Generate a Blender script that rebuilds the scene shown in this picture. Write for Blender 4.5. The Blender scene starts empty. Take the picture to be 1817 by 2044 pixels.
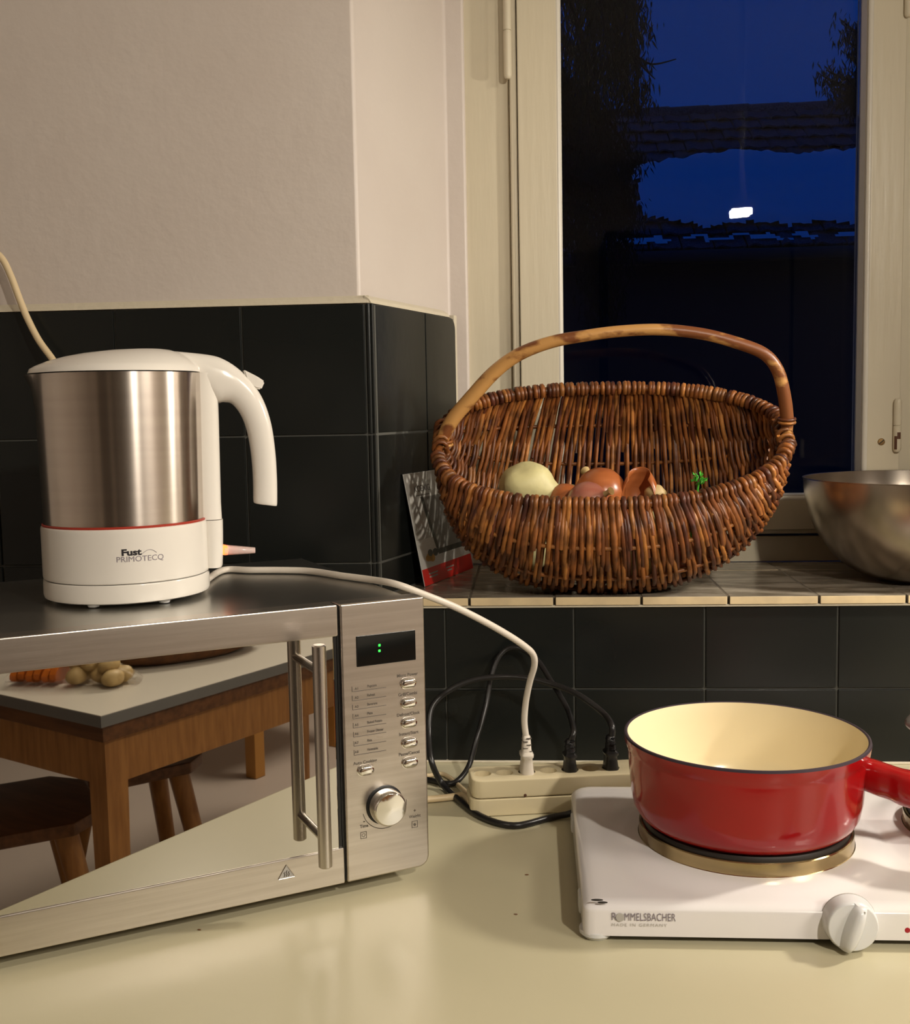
import bpy, bmesh, math, random
from mathutils import Vector, Matrix, noise

random.seed(7)
C = bpy.context.scene.collection
SC = bpy.context.scene

# ------------------------------------------------------------------ camera
FPX = 2212.3
CAM = Vector((0.1829, -1.2726, 1.3159))
_y, _p, _r = -.0705, -.0934, -.0186
W = Vector((math.sin(_y)*math.cos(_p), math.cos(_y)*math.cos(_p), math.sin(_p)))
_R = Vector((math.cos(_y), -math.sin(_y), 0)); _U = _R.cross(W)
R = _R*math.cos(_r) + _U*math.sin(_r)
U = -_R*math.sin(_r) + _U*math.cos(_r)
cam = bpy.data.cameras.new('camera'); co = bpy.data.objects.new('camera', cam); C.objects.link(co)
co.matrix_world = Matrix(((R.x, U.x, -W.x, CAM.x), (R.y, U.y, -W.y, CAM.y), (R.z, U.z, -W.z, CAM.z), (0, 0, 0, 1)))
cam.sensor_fit = 'HORIZONTAL'; cam.sensor_width = 36; cam.lens = 36*FPX/1817; cam.clip_start = .02
SC.camera = co

# ------------------------------------------------------------------ world: clear dusk sky
w = bpy.data.worlds.new('dusk'); SC.world = w; w.use_nodes = True
bg = w.node_tree.nodes['Background']; bg.inputs[0].default_value = (.0012, .0205, .140, 1); bg.inputs[1].default_value = 1.0

# ------------------------------------------------------------------ view
SC.view_settings.view_transform = 'Standard'; SC.view_settings.look = 'None'
SC.view_settings.gamma = 1; SC.view_settings.use_curve_mapping = False
SC.view_settings.exposure = 0

# ------------------------------------------------------------------ lamps of the kitchen and an added ceiling fill
def area(name, loc, target, sx, sy, power, col):
    l = bpy.data.lights.new(name, 'AREA'); l.shape = 'RECTANGLE'; l.size = sx; l.size_y = sy
    l.energy = power; l.color = col
    o = bpy.data.objects.new(name, l); C.objects.link(o); o.location = loc
    o.rotation_euler = (Vector(target)-Vector(loc)).to_track_quat('-Z', 'Y').to_euler(); return o
WARM = (1, .915, .785)
PEND = Vector((.789, -1.42, 1.859))
area('cabinet_strip_light', (1.08, -.20, 1.655), (.55, -.24, 1.0), .05, .16, 16, WARM)
area('pendant_light', PEND, (.25, -.2, 1.05), .06, .020, 12, WARM)
area('ceiling_fill_light', (2.35, -1.9, 2.44), (1.9, -1.7, 0), .8, .8, 84, WARM)  # soft fill added out of view to lift the front faces

# ------------------------------------------------------------------ pixel helpers (photo pixel -> world point on a real plane)
def ray(x, y): return W + R*((x-908.5)/FPX) - U*((y-1022)/FPX)
def onz(x, y, z): d = ray(x, y); return CAM + d*((z-CAM.z)/d.z)
def ony(x, y, Y): d = ray(x, y); return CAM + d*((Y-CAM.y)/d.y)
def onpl(x, y, P, n): d = ray(x, y); return CAM + d*((Vector(P)-CAM).dot(n)/d.dot(n))

# ------------------------------------------------------------------ materials
def mat(name, col, rough=.5, metal=0, spec=.5, noise_=None, bump=None, coat=0, trans=0, ior=1.45, aniso=0, emit=None, sss=0, alpha=1):
    """noise_=(scale, col2, lo, hi, stretch) mixes a second colour; bump=(scale, strength, stretch)"""
    m = bpy.data.materials.new(name); m.use_nodes = True; nt = m.node_tree; b = nt.nodes['Principled BSDF']
    b.inputs['Base Color'].default_value = (*col, 1); b.inputs['Roughness'].default_value = rough
    b.inputs['Metallic'].default_value = metal; b.inputs['Specular IOR Level'].default_value = spec
    b.inputs['Coat Weight'].default_value = coat; b.inputs['Coat Roughness'].default_value = .06
    b.inputs['Transmission Weight'].default_value = trans; b.inputs['IOR'].default_value = ior
    b.inputs['Alpha'].default_value = alpha
    if sss: b.inputs['Subsurface Weight'].default_value = sss; b.inputs['Subsurface Radius'].default_value = (.01, .007, .004)
    if aniso:
        b.inputs['Anisotropic'].default_value = aniso
        t = nt.nodes.new('ShaderNodeTangent'); t.direction_type = 'RADIAL'; t.axis = 'Z'
        nt.links.new(t.outputs[0], b.inputs['Tangent'])
    if aniso: b.inputs['Anisotropic Rotation'].default_value = .25
    if emit: b.inputs['Emission Color'].default_value = (*emit[0], 1); b.inputs['Emission Strength'].default_value = emit[1]
    def nz(scale, stretch, det=5):
        tc = nt.nodes.new('ShaderNodeTexCoord'); mp = nt.nodes.new('ShaderNodeMapping')
        mp.inputs['Scale'].default_value = stretch or (1, 1, 1)
        n = nt.nodes.new('ShaderNodeTexNoise'); n.inputs['Scale'].default_value = scale; n.inputs['Detail'].default_value = det
        nt.links.new(tc.outputs['Object'], mp.inputs[0]); nt.links.new(mp.outputs[0], n.inputs['Vector']); return n
    if noise_:
        sc, c2, lo, hi, st = noise_
        n = nz(sc, st); r = nt.nodes.new('ShaderNodeValToRGB')
        r.color_ramp.elements[0].position = lo; r.color_ramp.elements[0].color = (*col, 1)
        r.color_ramp.elements[1].position = hi; r.color_ramp.elements[1].color = (*c2, 1)
        nt.links.new(n.outputs['Fac'], r.inputs[0]); nt.links.new(r.outputs[0], b.inputs['Base Color'])
    if bump:
        sc, st, sr = bump
        n = nz(sc, sr, 3); bp = nt.nodes.new('ShaderNodeBump'); bp.inputs['Strength'].default_value = st; bp.inputs['Distance'].default_value = .002
        nt.links.new(n.outputs['Fac'], bp.inputs['Height']); nt.links.new(bp.outputs[0], b.inputs['Normal'])
    return m
def ramp_random(m, cols):
    nt = m.node_tree; b = nt.nodes['Principled BSDF']; oi = nt.nodes.new('ShaderNodeObjectInfo')
    r = nt.nodes.new('ShaderNodeValToRGB'); r.color_ramp.elements[0].color = (*cols[0], 1); r.color_ramp.elements[1].color = (*cols[-1], 1)
    for i, c in enumerate(cols[1:-1]):
        e = r.color_ramp.elements.new((i+1)/(len(cols)-1)); e.color = (*c, 1)
    nt.links.new(oi.outputs['Random'], r.inputs[0])
    tc = nt.nodes.new('ShaderNodeTexCoord'); n = nt.nodes.new('ShaderNodeTexNoise'); n.inputs['Scale'].default_value = 60
    nt.links.new(tc.outputs['Object'], n.inputs['Vector'])
    mx = nt.nodes.new('ShaderNodeMix'); mx.data_type = 'RGBA'; mx.blend_type = 'MULTIPLY'; mx.inputs[0].default_value = .8
    rr = nt.nodes.new('ShaderNodeValToRGB'); rr.color_ramp.elements[0].position = .35; rr.color_ramp.elements[0].color = (.35, .3, .3, 1)
    rr.color_ramp.elements[1].position = .62; rr.color_ramp.elements[1].color = (1.25, 1.2, 1.1, 1)
    nt.links.new(n.outputs['Fac'], rr.inputs[0]); nt.links.new(r.outputs[0], mx.inputs[6]); nt.links.new(rr.outputs[0], mx.inputs[7])
    nt.links.new(mx.outputs[2], b.inputs['Base Color'])

M = dict(
    plaster=mat('wall_paint', (.60, .535, .485), .38, spec=.45, noise_=(3, (.57, .50, .45), .4, .6, None), bump=(55, .35, None)),
    ceiling=mat('ceiling_paint', (.75, .71, .64), .7),
    caulk=mat('cream_caulk', (.60, .54, .42), .4, bump=(120, .3, None)),
    grout=mat('grey_grout', (.085, .085, .075), .7),
    tile=mat('black_glazed_tile', (.0075, .009, .0085), .27, spec=.38, noise_=(2.5, (.011, .012, .011), .4, .6, None), bump=(30, .12, None)),
    cream_tile=mat('cream_tile_body', (.66, .52, .31), .5, noise_=(40, (.56, .44, .27), .4, .65, None)),
    silltop=mat('marbled_sill_glaze', (.17, .14, .10), .18, spec=.4, noise_=(14, (.38, .33, .26), .42, .62, (1, 3, 1)), bump=(60, .15, None)),
    sillgrout=mat('dark_sill_grout', (.15, .125, .09), .8),
    frame=mat('cream_gloss_paint', (.60, .535, .40), .33, spec=.45, noise_=(2, (.57, .51, .385), .4, .6, None), bump=(14, .25, (6, 6, .6))),
    bead=mat('pale_bead_paint', (.62, .58, .50), .3),
    counter=mat('cream_laminate', (.50, .455, .31), .33, spec=.4, noise_=(1.6, (.46, .425, .285), .4, .6, None)),
    mwface=mat('brushed_steel_face', (.66, .61, .56), .30, 1, noise_=(9, (.58, .53, .48), .35, .65, (1, 1, 30)), bump=(40, .03, (1, 1, 26))),
    mwtop=mat('sheet_steel_top', (.62, .61, .57), .28, 1, noise_=(3, (.40, .39, .37), .4, .6, None)),
    steel=mat('brushed_steel', (.62, .56, .50), .25, 1, aniso=.85, noise_=(6, (.58, .52, .47), .35, .65, (1, 1, 30))),
    bar=mat('satin_steel_bar', (.62, .58, .54), .24, 1, aniso=.6),
    bowlsteel=mat('dull_bowl_steel', (.42, .37, .31), .27, 1, aniso=.5, noise_=(5, (.34, .29, .24), .35, .65, None)),
    chrome=mat('polished_chrome', (.80, .78, .74), .06, 1),
    mirror=mat('mirrored_oven_glass', (.62, .60, .56), .012, 1),
    black=mat('black_plastic', (.010, .010, .010), .35),
    dispglass=mat('black_display_window', (.004, .005, .005), .08),
    green=mat('green_display_dots', (.02, .5, .05), .5, emit=((.03, 1, .06), 2.2)),
    ink=mat('dark_grey_print', (.10, .085, .07), .6),
    inkblack=mat('black_print', (.015, .012, .015), .5),
    inkblue=mat('violet_grey_print', (.20, .17, .20), .6),
    inkpale=mat('pale_grey_print', (.42, .40, .37), .6),
    white=mat('white_plastic', (.74, .70, .64), .16, spec=.5, noise_=(4, (.72, .68, .62), .4, .6, None)),
    enamel=mat('white_enamel', (.75, .72, .72), .12, spec=.5, noise_=(6, (.73, .71, .68), .45, .7, None)),
    knobwhite=mat('white_knob_plastic', (.66, .66, .66), .2, sss=.1),
    redseal=mat('red_seal', (.35, .03, .015), .4),
    orange=mat('lit_orange_switch', (.9, .25, .08), .4, emit=((1, .20, .03), 2.0)),
    clear=mat('clear_plastic', (.95, .80, .76), .15, trans=.55, ior=1.35),
    red=mat('cherry_red_enamel', (.33, .005, .006), .14, spec=.45, noise_=(5, (.27, .004, .005), .4, .65, None), coat=.2),
    cream=mat('cream_enamel', (.78, .67, .44), .22),
    rimiron=mat('bare_iron_rim', (.06, .045, .06), .35, .3),
    iron=mat('cast_iron', (.022, .018, .016), .45),
    brass=mat('heat_tinted_steel', (.46, .36, .19), .22, 1, noise_=(25, (.22, .16, .08), .5, .7, (1, 1, .4))),
    indicator=mat('red_indicator', (.35, .01, .02), .2),
    whitecord=mat('white_cord', (.66, .60, .52), .35),
    beigecord=mat('ivory_cord', (.66, .52, .32), .4),
    blackcord=mat('black_cord', (.012, .011, .011), .33),
    ivory=mat('ivory_plastic', (.68, .59, .39), .32),
    socketdark=mat('socket_shade', (.36, .30, .19), .5),
    wood=mat('warm_wood', (.42, .20, .06), .4, noise_=(9, (.30, .13, .035), .35, .65, (8, 8, 1))),
    wooddark=mat('dark_brown_wood', (.17, .068, .022), .4, noise_=(9, (.10, .038, .012), .35, .65, (8, 1, 8))),
    woodlight=mat('honey_wood', (.48, .23, .05), .4),
    table=mat('grey_white_laminate', (.60, .56, .48), .3),
    tableedge=mat('grey_table_edge', (.17, .17, .17), .4),
    floor=mat('pinkish_floor', (.42, .35, .30), .4),
    paper=mat('pale_grey_paper', (.46, .44, .40), .35),
    paperwhite=mat('white_paper', (.66, .64, .60), .35),
    redpaper=mat('red_print', (.72, .008, .005), .35),
    greyprint=mat('grey_photo_print', (.17, .16, .14), .4, noise_=(12, (.22, .21, .185), .4, .65, None)),
    darkprint=mat('dark_photo_print', (.05, .05, .035), .4),
    yellowprint=mat('yellow_print', (.60, .33, .06), .4),
    potato=mat('pale_yellow_skin', (.62, .56, .28), .5, noise_=(30, (.50, .45, .22), .45, .65, None), bump=(40, .5, None)),
    potato2=mat('tan_potato_skin', (.50, .36, .16), .5, noise_=(20, (.40, .27, .11), .45, .65, None)),
    onion=mat('copper_onion_skin', (.42, .13, .04), .28, noise_=(12, (.30, .08, .02), .4, .65, (1, 1, 5))),
    shallot=mat('purple_brown_onion_skin', (.30, .08, .05), .28, noise_=(14, (.36, .15, .10), .4, .65, (1, 1, 5))),
    parsley=mat('bright_green_leaf', (.05, .32, .02), .5),
    stick=mat('peeled_willow_handle', (.52, .27, .085), .38, noise_=(16, (.18, .058, .017), .47, .53, (1, 1.6, 2)), bump=(60, .3, None)),
    wicker=mat('brown_willow', (.2, .08, .02), .42),
    orangeveg=mat('orange_pumpkin_skin', (.62, .16, .015), .35),
    bagfilm=mat('clear_bag_film', (1, .95, .92), .06, trans=1, ior=1.15, alpha=.35),
    snow=mat('snow', (.93, .94, .96), .8, bump=(3, .5, None)),
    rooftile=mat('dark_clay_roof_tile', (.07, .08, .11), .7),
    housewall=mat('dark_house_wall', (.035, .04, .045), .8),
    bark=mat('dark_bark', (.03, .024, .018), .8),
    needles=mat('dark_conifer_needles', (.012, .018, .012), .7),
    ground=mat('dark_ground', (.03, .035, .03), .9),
    rust=mat('rusty_brown', (.09, .035, .015), .6),
    screwbrass=mat('old_brass_screw', (.30, .19, .08), .35, .8),
    greyglaze=mat('grey_glossy_handle', (.16, .16, .15), .15),
    cabinet=mat('white_cabinet_paint', (.62, .58, .50), .4),
    doorpaint=mat('brown_door', (.07, .05, .035), .45),
    bulb=mat('glowing_bulb', (1, .9, .7), .4, emit=((1, .85, .6), 6)),
)
ramp_random(M['wicker'], [(.13, .038, .010), (.27, .095, .022), (.075, .020, .008), (.40, .165, .040), (.20, .065, .014), (.09, .026, .014)])
ramp_random(M['rooftile'], [(.06, .07, .10), (.08, .09, .125), (.045, .05, .075)])
_nt = M['stick'].node_tree; _r = [n for n in _nt.nodes if n.type == 'VALTORGB'][0]; _n = _r.inputs[0].links[0].from_node
_tc = _nt.nodes.new('ShaderNodeTexCoord'); _sx = _nt.nodes.new('ShaderNodeSeparateXYZ'); _nt.links.new(_tc.outputs['Object'], _sx.inputs[0])
_ma = _nt.nodes.new('ShaderNodeMath'); _ma.operation = 'MULTIPLY_ADD'; _ma.inputs[1].default_value = .55; _nt.links.new(_sx.outputs[0], _ma.inputs[0]); _nt.links.new(_n.outputs['Fac'], _ma.inputs[2]); _nt.links.new(_ma.outputs[0], _r.inputs[0])
# glass that lets daylight (and shadow rays) through: thin pane
def pane_mat():
    m = bpy.data.materials.new('window_glass'); m.use_nodes = True; nt = m.node_tree; nt.nodes.clear()
    out = nt.nodes.new('ShaderNodeOutputMaterial'); mix = nt.nodes.new('ShaderNodeMixShader'); fr = nt.nodes.new('ShaderNodeFresnel'); fr.inputs[0].default_value = 1.27
    t = nt.nodes.new('ShaderNodeBsdfTransparent'); g = nt.nodes.new('ShaderNodeBsdfGlossy'); g.inputs['Roughness'].default_value = .004
    t.inputs[0].default_value = (.93, .95, .95, 1)
    nt.links.new(fr.outputs[0], mix.inputs[0]); nt.links.new(t.outputs[0], mix.inputs[1]); nt.links.new(g.outputs[0], mix.inputs[2]); nt.links.new(mix.outputs[0], out.inputs[0]); return m
M['glass'] = pane_mat()

# ------------------------------------------------------------------ mesh helpers
class B:
    def __init__(s, T=None): s.bm = bmesh.new(); s.T = T or Matrix(); s.mi = 0; s.mats = []
    def use(s, m):
        if m not in s.mats: s.mats.append(m)
        s.mi = s.mats.index(m); return s
    def _f(s, vs):
        try: f = s.bm.faces.new(vs); f.material_index = s.mi; return f
        except ValueError: return None
    def v(s, p): return s.bm.verts.new(s.T @ Vector(p))
    def box(s, a, b, bev=0, seg=2, T=None):
        a, b = Vector(a), Vector(b); t = bmesh.new()
        bmesh.ops.create_cube(t, size=1, matrix=Matrix.Translation((a+b)/2) @ Matrix.Diagonal((abs(b.x-a.x), abs(b.y-a.y), abs(b.z-a.z), 1)))
        if bev: bmesh.ops.bevel(t, geom=t.edges[:], offset=bev, segments=seg, profile=.5, affect='EDGES')
        s.merge(t, T); return s
    def merge(s, t, T=None):
        TT = s.T @ (T or Matrix()); mp = {v: s.bm.verts.new(TT @ v.co) for v in t.verts}
        for f in t.faces: s._f([mp[v] for v in f.verts])
        t.free()
    def prism(s, pts, h0, h1, fn, bev=0, seg=2):
        """pts 2D outline; fn(u, v, h) -> 3D"""
        t = bmesh.new(); lo = [t.verts.new(fn(u, v, h0)) for u, v in pts]; hi = [t.verts.new(fn(u, v, h1)) for u, v in pts]
        n = len(pts); t.faces.new(lo[::-1]); t.faces.new(hi)
        for i in range(n): t.faces.new([lo[i], lo[(i+1) % n], hi[(i+1) % n], hi[i]])
        bmesh.ops.recalc_face_normals(t, faces=t.faces[:])
        if bev: bmesh.ops.bevel(t, geom=t.edges[:], offset=bev, segments=seg, profile=.5, affect='EDGES')
        s.merge(t); return s
    def lathe(s, prof, c=(0, 0, 0), seg=64, axis='Z', cap=True, T=None, a0=0, a1=2*math.pi):
        c = Vector(c); rings = []; full = abs(a1-a0-2*math.pi) < 1e-6; n = seg if full else seg+1
        for r, z in prof:
            ring = []
            for i in range(n):
                a = a0+(a1-a0)*i/seg; p = Vector((r*math.cos(a), r*math.sin(a), z))
                if axis == 'Y': p = Vector((p.x, p.z, p.y))
                if axis == 'X': p = Vector((p.z, p.x, p.y))
                p = (T @ p) if T else p
                ring.append(s.v(c+p))
            rings.append(ring)
        for k in range(len(rings)-1):
            for i in range(n if full else n-1):
                j = (i+1) % n; s._f([rings[k][i], rings[k][j], rings[k+1][j], rings[k+1][i]])
        if cap:
            if prof[0][0] > 1e-5: s._f(rings[0][::-1])
            if prof[-1][0] > 1e-5: s._f(rings[-1])
        return s
    def tube(s, pts, rad, seg=10, cap=True, closed=False, sub=0):
        pts = [Vector(p) for p in pts]
        if sub: pts, rad = spline(pts, sub, rad)
        n = len(pts); rads = rad if isinstance(rad, (list, tuple)) else [rad]*n
        rings = []; N = None
        for i in range(n):
            if closed: d = pts[(i+1) % n]-pts[i-1]
            else: d = pts[min(i+1, n-1)]-pts[max(i-1, 0)]
            d.normalize()
            if N is None:
                N = d.orthogonal().normalized()
            else:
                N = (N - d*N.dot(d)); N = N.normalized() if N.length > 1e-6 else d.orthogonal().normalized()
            Bn = d.cross(N); r = rads[i]
            rx, ry = r if isinstance(r, tuple) else (r, r)
            rings.append([s.v(pts[i]+N*math.cos(a)*rx+Bn*math.sin(a)*ry) for a in [2*math.pi*k/seg for k in range(seg)]])
        m = n if closed else n-1
        for k in range(m):
            A, D = rings[k], rings[(k+1) % n]
            for i in range(seg): j = (i+1) % seg; s._f([A[i], A[j], D[j], D[i]])
        if cap and not closed: s._f(rings[0][::-1]); s._f(rings[-1])
        return s
    def loft(s, rings, cap=True, closed=True):
        R_ = [[s.v(p) for p in r] for r in rings]
        for k in range(len(R_)-1):
            n = len(R_[k])
            for i in range(n if closed else n-1): j = (i+1) % n; s._f([R_[k][i], R_[k][j], R_[k+1][j], R_[k+1][i]])
        if cap: s._f(R_[0][::-1]); s._f(R_[-1])
        return s
    def ball(s, c, r, seg=20, sc=(1, 1, 1), T=None, jit=0, seed=0):
        t = bmesh.new(); bmesh.ops.create_uvsphere(t, u_segments=seg, v_segments=seg//2+2, radius=1)
        for v in t.verts:
            p = v.co.copy(); k = 1+jit*noise.noise(p*1.4+Vector((seed*7.1, seed*3.3, seed)))
            v.co = Vector((p.x*sc[0], p.y*sc[1], p.z*sc[2]))*r*k
        s.merge(t, Matrix.Translation(c) @ (T or Matrix())); return s

def spline(pts, sub, rad=None):
    out = []; ro = []; n = len(pts); rl = rad if isinstance(rad, (list, tuple)) else [rad or 0]*n
    for i in range(n-1):
        p0, p1, p2, p3 = pts[max(i-1, 0)], pts[i], pts[i+1], pts[min(i+2, n-1)]
        for k in range(sub):
            t = k/sub; out.append(.5*((2*p1)+(p2-p0)*t+(2*p0-5*p1+4*p2-p3)*t*t+(3*p1-p0-3*p2+p3)*t**3)); ro.append(rl[i]*(1-t)+rl[i+1]*t if not isinstance(rl[i], tuple) else rl[i])
    out.append(pts[-1]); ro.append(rl[-1]); return out, ro

def obj(name, b, m=None, parent=None, smooth=True, angle=40, **props):
    me = bpy.data.meshes.new(name); bmesh.ops.recalc_face_normals(b.bm, faces=b.bm.faces[:])
    off = Vector((0, 0, 0)); p = parent
    while p is not None: off = off + Vector(p.location); p = p.parent
    if props.pop('origin', None) == 'base' and parent is None:
        xs = [v.co for v in b.bm.verts]; lo = Vector((min(v.x for v in xs), min(v.y for v in xs), min(v.z for v in xs))); hi = Vector((max(v.x for v in xs), max(v.y for v in xs), 0))
        base = Vector(((lo.x+hi.x)/2, (lo.y+hi.y)/2, lo.z)); off = base
    else: base = None
    for v in b.bm.verts: v.co -= off
    b.bm.to_mesh(me); b.bm.free()
    for mm in (b.mats or [m]): me.materials.append(mm)
    if smooth:
        for f in me.polygons: f.use_smooth = True
        me.set_sharp_from_angle(angle=math.radians(angle))
    o = bpy.data.objects.new(name, me); C.objects.link(o)
    if smooth and angle <= 40: wn = o.modifiers.new('weighted_normals', 'WEIGHTED_NORMAL'); wn.keep_sharp = True; wn.weight = 100
    if parent: o.parent = parent
    if base is not None: o.location = base
    for k, v in props.items(): o[k] = v
    return o
def thing(name, label, cat, loc, group=None):
    o = bpy.data.objects.new(name, None); C.objects.link(o); o.location = loc; o.empty_display_size = .02
    o['label'] = label; o['category'] = cat
    if group: o['group'] = group
    return o
def copy_tree(o, parent=None):
    c = o.copy(); C.objects.link(c)
    if parent: c.parent = parent
    for ch in list(o.children): copy_tree(ch, c)
    return c
def text_bm(txt, size, bold=0, align='CENTER', sx=1.0, space=1.0, shear=0):
    cu = bpy.data.curves.new('t', 'FONT'); cu.body = txt; cu.size = size; cu.align_x = align; cu.align_y = 'CENTER'
    cu.offset = bold; cu.space_character = space; cu.resolution_u = 3; cu.shear = shear
    o = bpy.data.objects.new('t', cu); C.objects.link(o); bpy.context.view_layer.update()
    me = bpy.data.meshes.new_from_object(o.evaluated_get(bpy.context.evaluated_depsgraph_get()))
    t = bmesh.new(); t.from_mesh(me)
    for v in t.verts: v.co.x *= sx
    bpy.data.objects.remove(o); bpy.data.curves.remove(cu); bpy.data.meshes.remove(me); return t
def add_text(b, t, fn):
    """fn maps 2D text coords to 3D"""
    mp = {v: b.bm.verts.new(b.T @ fn(v.co.x, v.co.y)) for v in t.verts}
    for f in t.faces: b._f([mp[v] for v in f.verts])
    t.free()
XY = lambda u, v, h: Vector((u, v, h))

# ================================================================== SETTING
ZT = 1.4376; T = .15; CT = .9; SILL = 1.0968
RX, RY = .309, .951                       # direction of the splayed reveal
b = B(); b.prism([(-1.5, .008), (-.0125, .008), (.0705, .262), (.098, .262), (.098, .5), (-1.5, .5)], 0, 2.5, XY, bev=.004, seg=3)
wf = obj('wall_front', b, M['plaster'], kind='structure')
b = B(); b.prism([(-.02, .0085), (.85, .0085), (.85, .5), (-.02, .5)], 0, SILL-.010, XY)
obj('wall_front', b, M['plaster'], kind='structure')
b = B(); b.prism([(.83, .008), (3.2, .008), (3.2, .5), (.74, .5), (.74, .262), (.755, .262)], 0, 2.5, XY, bev=.002)
obj('wall_front', b, M['plaster'], kind='structure')
b = B(); b.prism([(-.02, .0085), (.85, .0085), (.85, .5), (-.02, .5)], 2.2, 2.5, XY)
obj('wall_front', b, M['plaster'], kind='structure')
b = B(); b.box((-1.6, -4.2, 0), (-1.5, .5, 2.5)); obj('wall_left', b, M['plaster'], kind='structure')
b = B(); b.box((3.2, -4.2, 0), (3.3, .5, 2.5)); obj('wall_right', b, M['plaster'], kind='structure')
b = B(); b.box((-1.6, -4.3, 0), (3.3, -4.2, 2.5)); obj('wall_back', b, M['plaster'], kind='structure')
b = B(); b.box((-1.6, -4.3, -.1), (3.3, .5, 0)); obj('floor', b, M['floor'], kind='structure')
b = B(); b.box((-1.6, -4.3, 2.5), (3.3, .5, 2.6)); obj('ceiling', b, M['ceiling'], kind='structure')

# --- black wall tiles, one object each, on recessed grout
G = .0011
tw = thing('tiled_splashback', 'black square glazed tiles covering the wall beneath the sill and beside the window', 'tiles', (0, .004, CT)); tw['kind'] = 'structure'
b = B(); b.box((-1.49, .0032, CT), (-.0005, .0078, ZT-.002)); b.box((-.0005, .0032, CT), (.828, .0082, SILL-.011))
b.prism([(0, .003), (.0032, .002), (.0785, .2385), (.0735, .2405), (-.004, .007)], SILL-.001, ZT-.002, XY)
obj('grout', b, M['grout'], tw)
def tile(x0, x1, z0, z1, th=.007, bev=.0012):
    b = B(); b.box((x0+G, random.uniform(-.0002, .0002), z0+G), (x1-G, th, z1-G), bev=bev, seg=2); obj('tile', b, M['tile'], tw, angle=30)
rows = [(ZT, ZT-T), (ZT-T, ZT-2*T), (ZT-2*T, ZT-3*T), (ZT-3*T, CT)]
for (z1, z0) in rows:
    for k in range(10):
        x1 = -k*T-(.0062 if k == 0 else 0); x0 = -(k+1)*T
        if x0 < -1.49: x0 = -1.49
        tile(x0, x1, z0, z1)
    # corner quarter-round bead piece
    if z1 > SILL:
        zz = max(z0, SILL-.0)
        b = B(); b.lathe([(.0028, zz+G), (.0028, z1-G)], c=(-.0030, .0030, 0), seg=14); obj('corner_tile', b, M['tile'], tw)
        b = B(); b.lathe([(.0026, zz+G), (.0026, z1-G)], c=(.0014, .0042, 0), seg=14); obj('corner_tile', b, M['tile'], tw)
x0s = .0787
for (z1, z0) in [(SILL-.011, ZT-3*T), (ZT-3*T, CT)]:
    tile(0, x0s, z0, z1)
    for k in range(5): tile(x0s+k*T, min(x0s+(k+1)*T, .828), z0, z1)
    for k in range(9): tile(.83+k*T, .83+(k+1)*T, z0, z1)
# reveal tiles (splayed), full column then a cut column with rounded top corner
TR = Matrix(((RX, -RY, 0, .0030), (RY, RX, 0, .0030), (0, 0, 1, 0), (0, 0, 0, 1)))   # x along reveal, -y out of it
for ri, (z1, z0) in enumerate(rows):
    z0 = max(z0, SILL)
    if z1 <= SILL: continue
    b = B(TR); b.box((.004+G, -.001, z0+G), (.148-G, .006, z1-G), bev=.0012); obj('tile', b, M['tile'], tw, angle=30)
    b = B(TR)
    s0, s1 = .148+G, .250
    if ri == 0:
        rr = .016; pts = [(s0, z0+G), (s1, z0+G)] + [(s1-rr+rr*math.cos(a), z1-G-rr+rr*math.sin(a)) for a in [i*math.pi/16 for i in range(9)]] + [(s0, z1-G)]
    else: pts = [(s0, z0+G), (s1, z0+G), (s1, z1-G), (s0, z1-G)]
    b.prism(pts, -.001, .006, lambda u, v, h: Vector((u, h, v)), bev=.0012)
    obj('tile', b, M['tile'], tw, angle=30)
# cream caulk ledge on top of the tiles
b = B(); b.prism([(.0085, 0), (.0005, 0), (.0035, .0045), (.0085, .0095)], -1.49, -.002, lambda u, v, h: Vector((h, u, ZT+v)), bev=.0006)
b2 = B(TR); b.T = TR
b.prism([(.0105, -.0005), (.0005, -.0005), (.0035, .0045), (.0105, .0095)], -.002, .236, lambda u, v, h: Vector((h, u, ZT+v)), bev=.0006)
b2.bm.free(); obj('trim_1', b, M['caulk'], kind='structure')
b = B(TR); b.box((.2515, .001, SILL), (.262, .011, ZT+.004), bev=.002); obj('trim_2', b, M['caulk'], kind='structure')

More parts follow.
